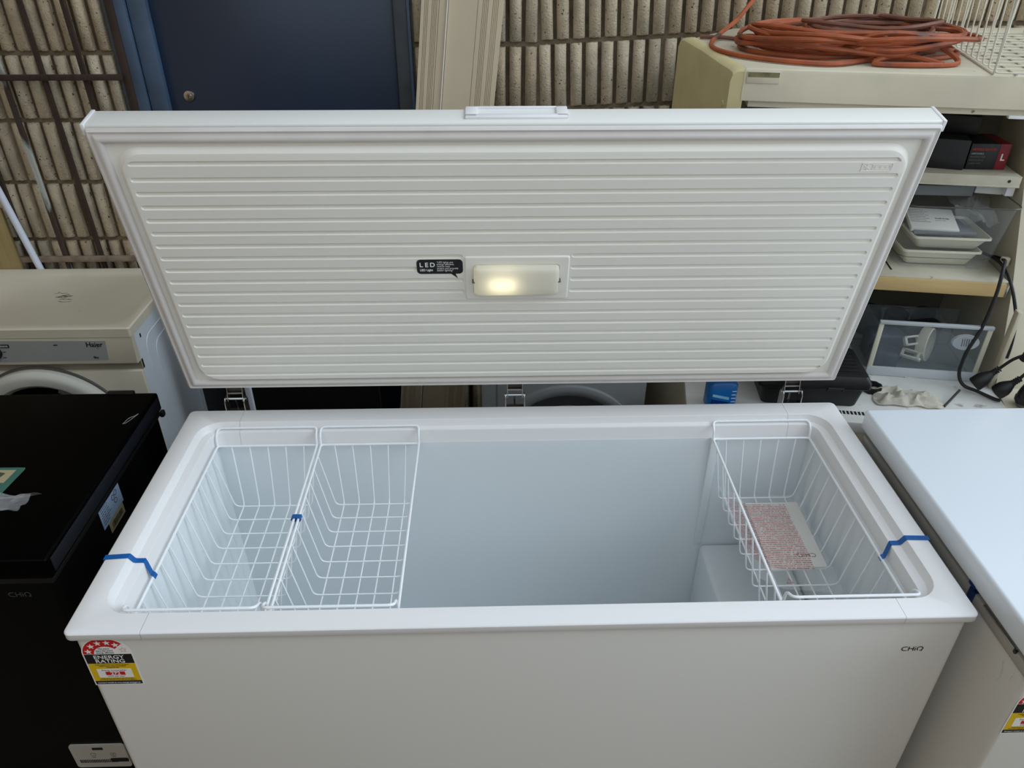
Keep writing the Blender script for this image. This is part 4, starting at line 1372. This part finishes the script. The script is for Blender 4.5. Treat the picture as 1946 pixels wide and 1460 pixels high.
# blue bottle
Tbt = at(.078, -.150, .7905, .2)
bt = thing('spray_bottle', 'blue plastic spray bottle on the deck seen under the lid', 'bottle', Tbt)
MB().loft([[(x, y, z) for x, y in rr(-.040 + e, .040 - e, -.026 + e, .026 - e, .014, 5)] for e, z in ((.003, 0), (0, .004), (0, .070), (.006, .082), (.018, .092), (.02, .096))], True, True).build('bottle', bottle_blue, bt, T=Tbt)
MB().prism([(-.032, .0), (.018, .0), (.018, .012), (-.032, .024)], 0, .0006, Tbt @ frame((0, -.0262, .010), (1, 0, 0), (0, 0, 1))).build('label_band', label_blue, bt)
MB().prism([(-.030, .030), (.016, .018), (.016, .026), (-.030, .038)], 0, .0006, Tbt @ frame((0, -.0262, .012), (1, 0, 0), (0, 0, 1))).build('label_stripe', M('pale_blue', (150, 196, 224), .4), bt)
MB().lathe([(0, 0), (.012, 0), (.012, .014), (0, .014)], 16, Tbt @ Matrix.Translation((0, 0, .094))).build('cap', white_rim, bt)
for k in range(5):
    MB().box((.022, -.0268, .012 + k * .011), (.034, -.0258, .014 + k * .011), T=Tbt).build('level_mark', white_print, bt)

# ---- black cables and plugs hanging at the right
def cpath(l):
    return [CM @ Vector(p) for p in l]
m = MB().tube(smooth_path(cpath([(.850, .30, 1.09), (.838, .20, 1.12), (.80, .11, 1.135), (.795, .085, 1.06), (.785, .075, .965), (.762, .06, .895), (.757, .05, .835), (.772, .035, .785 + .018), (.805, .015, .797), (.838, -.02, .797), (.848, -.03, .80)]), 6), .0048, 8)
tag(m.build('power_cable', rubber, loc=CM @ Vector((.8, .05, .79))), 'black power cable looping from the middle shelf down to deck', 'cable')
m = MB().tube(smooth_path(cpath([(.83, .31, 1.095), (.832, .20, 1.11), (.838, .12, 1.085), (.868, .09, 1.0), (.878, .08, .93), (.876, .07, .88)]), 6), .0045, 8)
tag(m.build('power_cable', rubber, loc=CM @ Vector((.85, .1, .9))), 'black power cable running down beside the cabinet post', 'cable')
def plug(name, p0, p1, label, socket=False, tail=None, mat=rubber):
    a, b_ = CM @ Vector(p0), CM @ Vector(p1)
    d = (b_ - a)
    Lg = d.length
    z = d.normalized()
    xx = z.orthogonal().normalized()
    T = frame(a, xx, z.cross(xx))
    t = thing(name, label, 'plug', Matrix.Translation(a), 'plugs at the right')
    MB().lathe([(0, 0), (.019, 0), (.021, .003), (.021, Lg * .35), (.018, Lg * .5), (.011, Lg * .72), (.008, Lg * .8), (.007, Lg), (0, Lg)], 18, T).build('plug_body', mat, t)
    m = MB()
    for k in range(4):
        m.lathe([(.0075, 0), (.0092, .001), (.0092, .003), (.0075, .004)], 12, T @ Matrix.Translation((0, 0, Lg * .78 + k * .006)))
    m.build('strain_relief', mat, t)
    if socket:
        MB().lathe([(.021, 0), (.024, .002), (.024, .014), (.021, .016)], 18, T @ Matrix.Translation((0, 0, .006))).build('collar', mat, t)
    if tail:
        MB().tube(smooth_path([b_] + cpath(tail), 6), .0042, 8).build('lead', mat, t)
    return t
plug('power_plug', (.792, .02, .815), (.838, .02, .868), 'black plug leaning on the drawer front', tail=[(.862, .015, .905), (.885, .01, .925)])
plug('power_plug', (.842, -.01, .812), (.876, -.02, .862), 'black plug lying next to the looped cable', tail=[(.892, -.02, .89), (.91, -.02, .93)])
plug('cord_socket', (.905, -.035, .800), (.905, -.03, .885), 'black cord socket hanging at right frame edge', True, tail=[(.906, -.02, .92), (.909, -.01, .94)])
m = MB()
m.loft([[(x, y, z) for x, y in rr(-.012 - e, .012 + e, -.012, .012, .008, 4)] for e, z in ((.016, 0), (.012, .02), (0, .055), (-.003, .085))], True, True)
Tsp = at(.900, .0, .915, .1)
tag(m.build('splitter_block', rubber, T=Tsp, loc=Tsp.translation), 'black triangular cable splitter above the plugs', 'splitter')
Tgp = at(.905, -.035, .7905)
tag(MB().lathe([(0, 0), (.012, 0), (.018, .006), (.018, .012), (0, .012)], 16, Tgp).build('grey_plug', grey_rubber, loc=Tgp.translation), 'grey plug below the hanging black cord socket', 'plug')
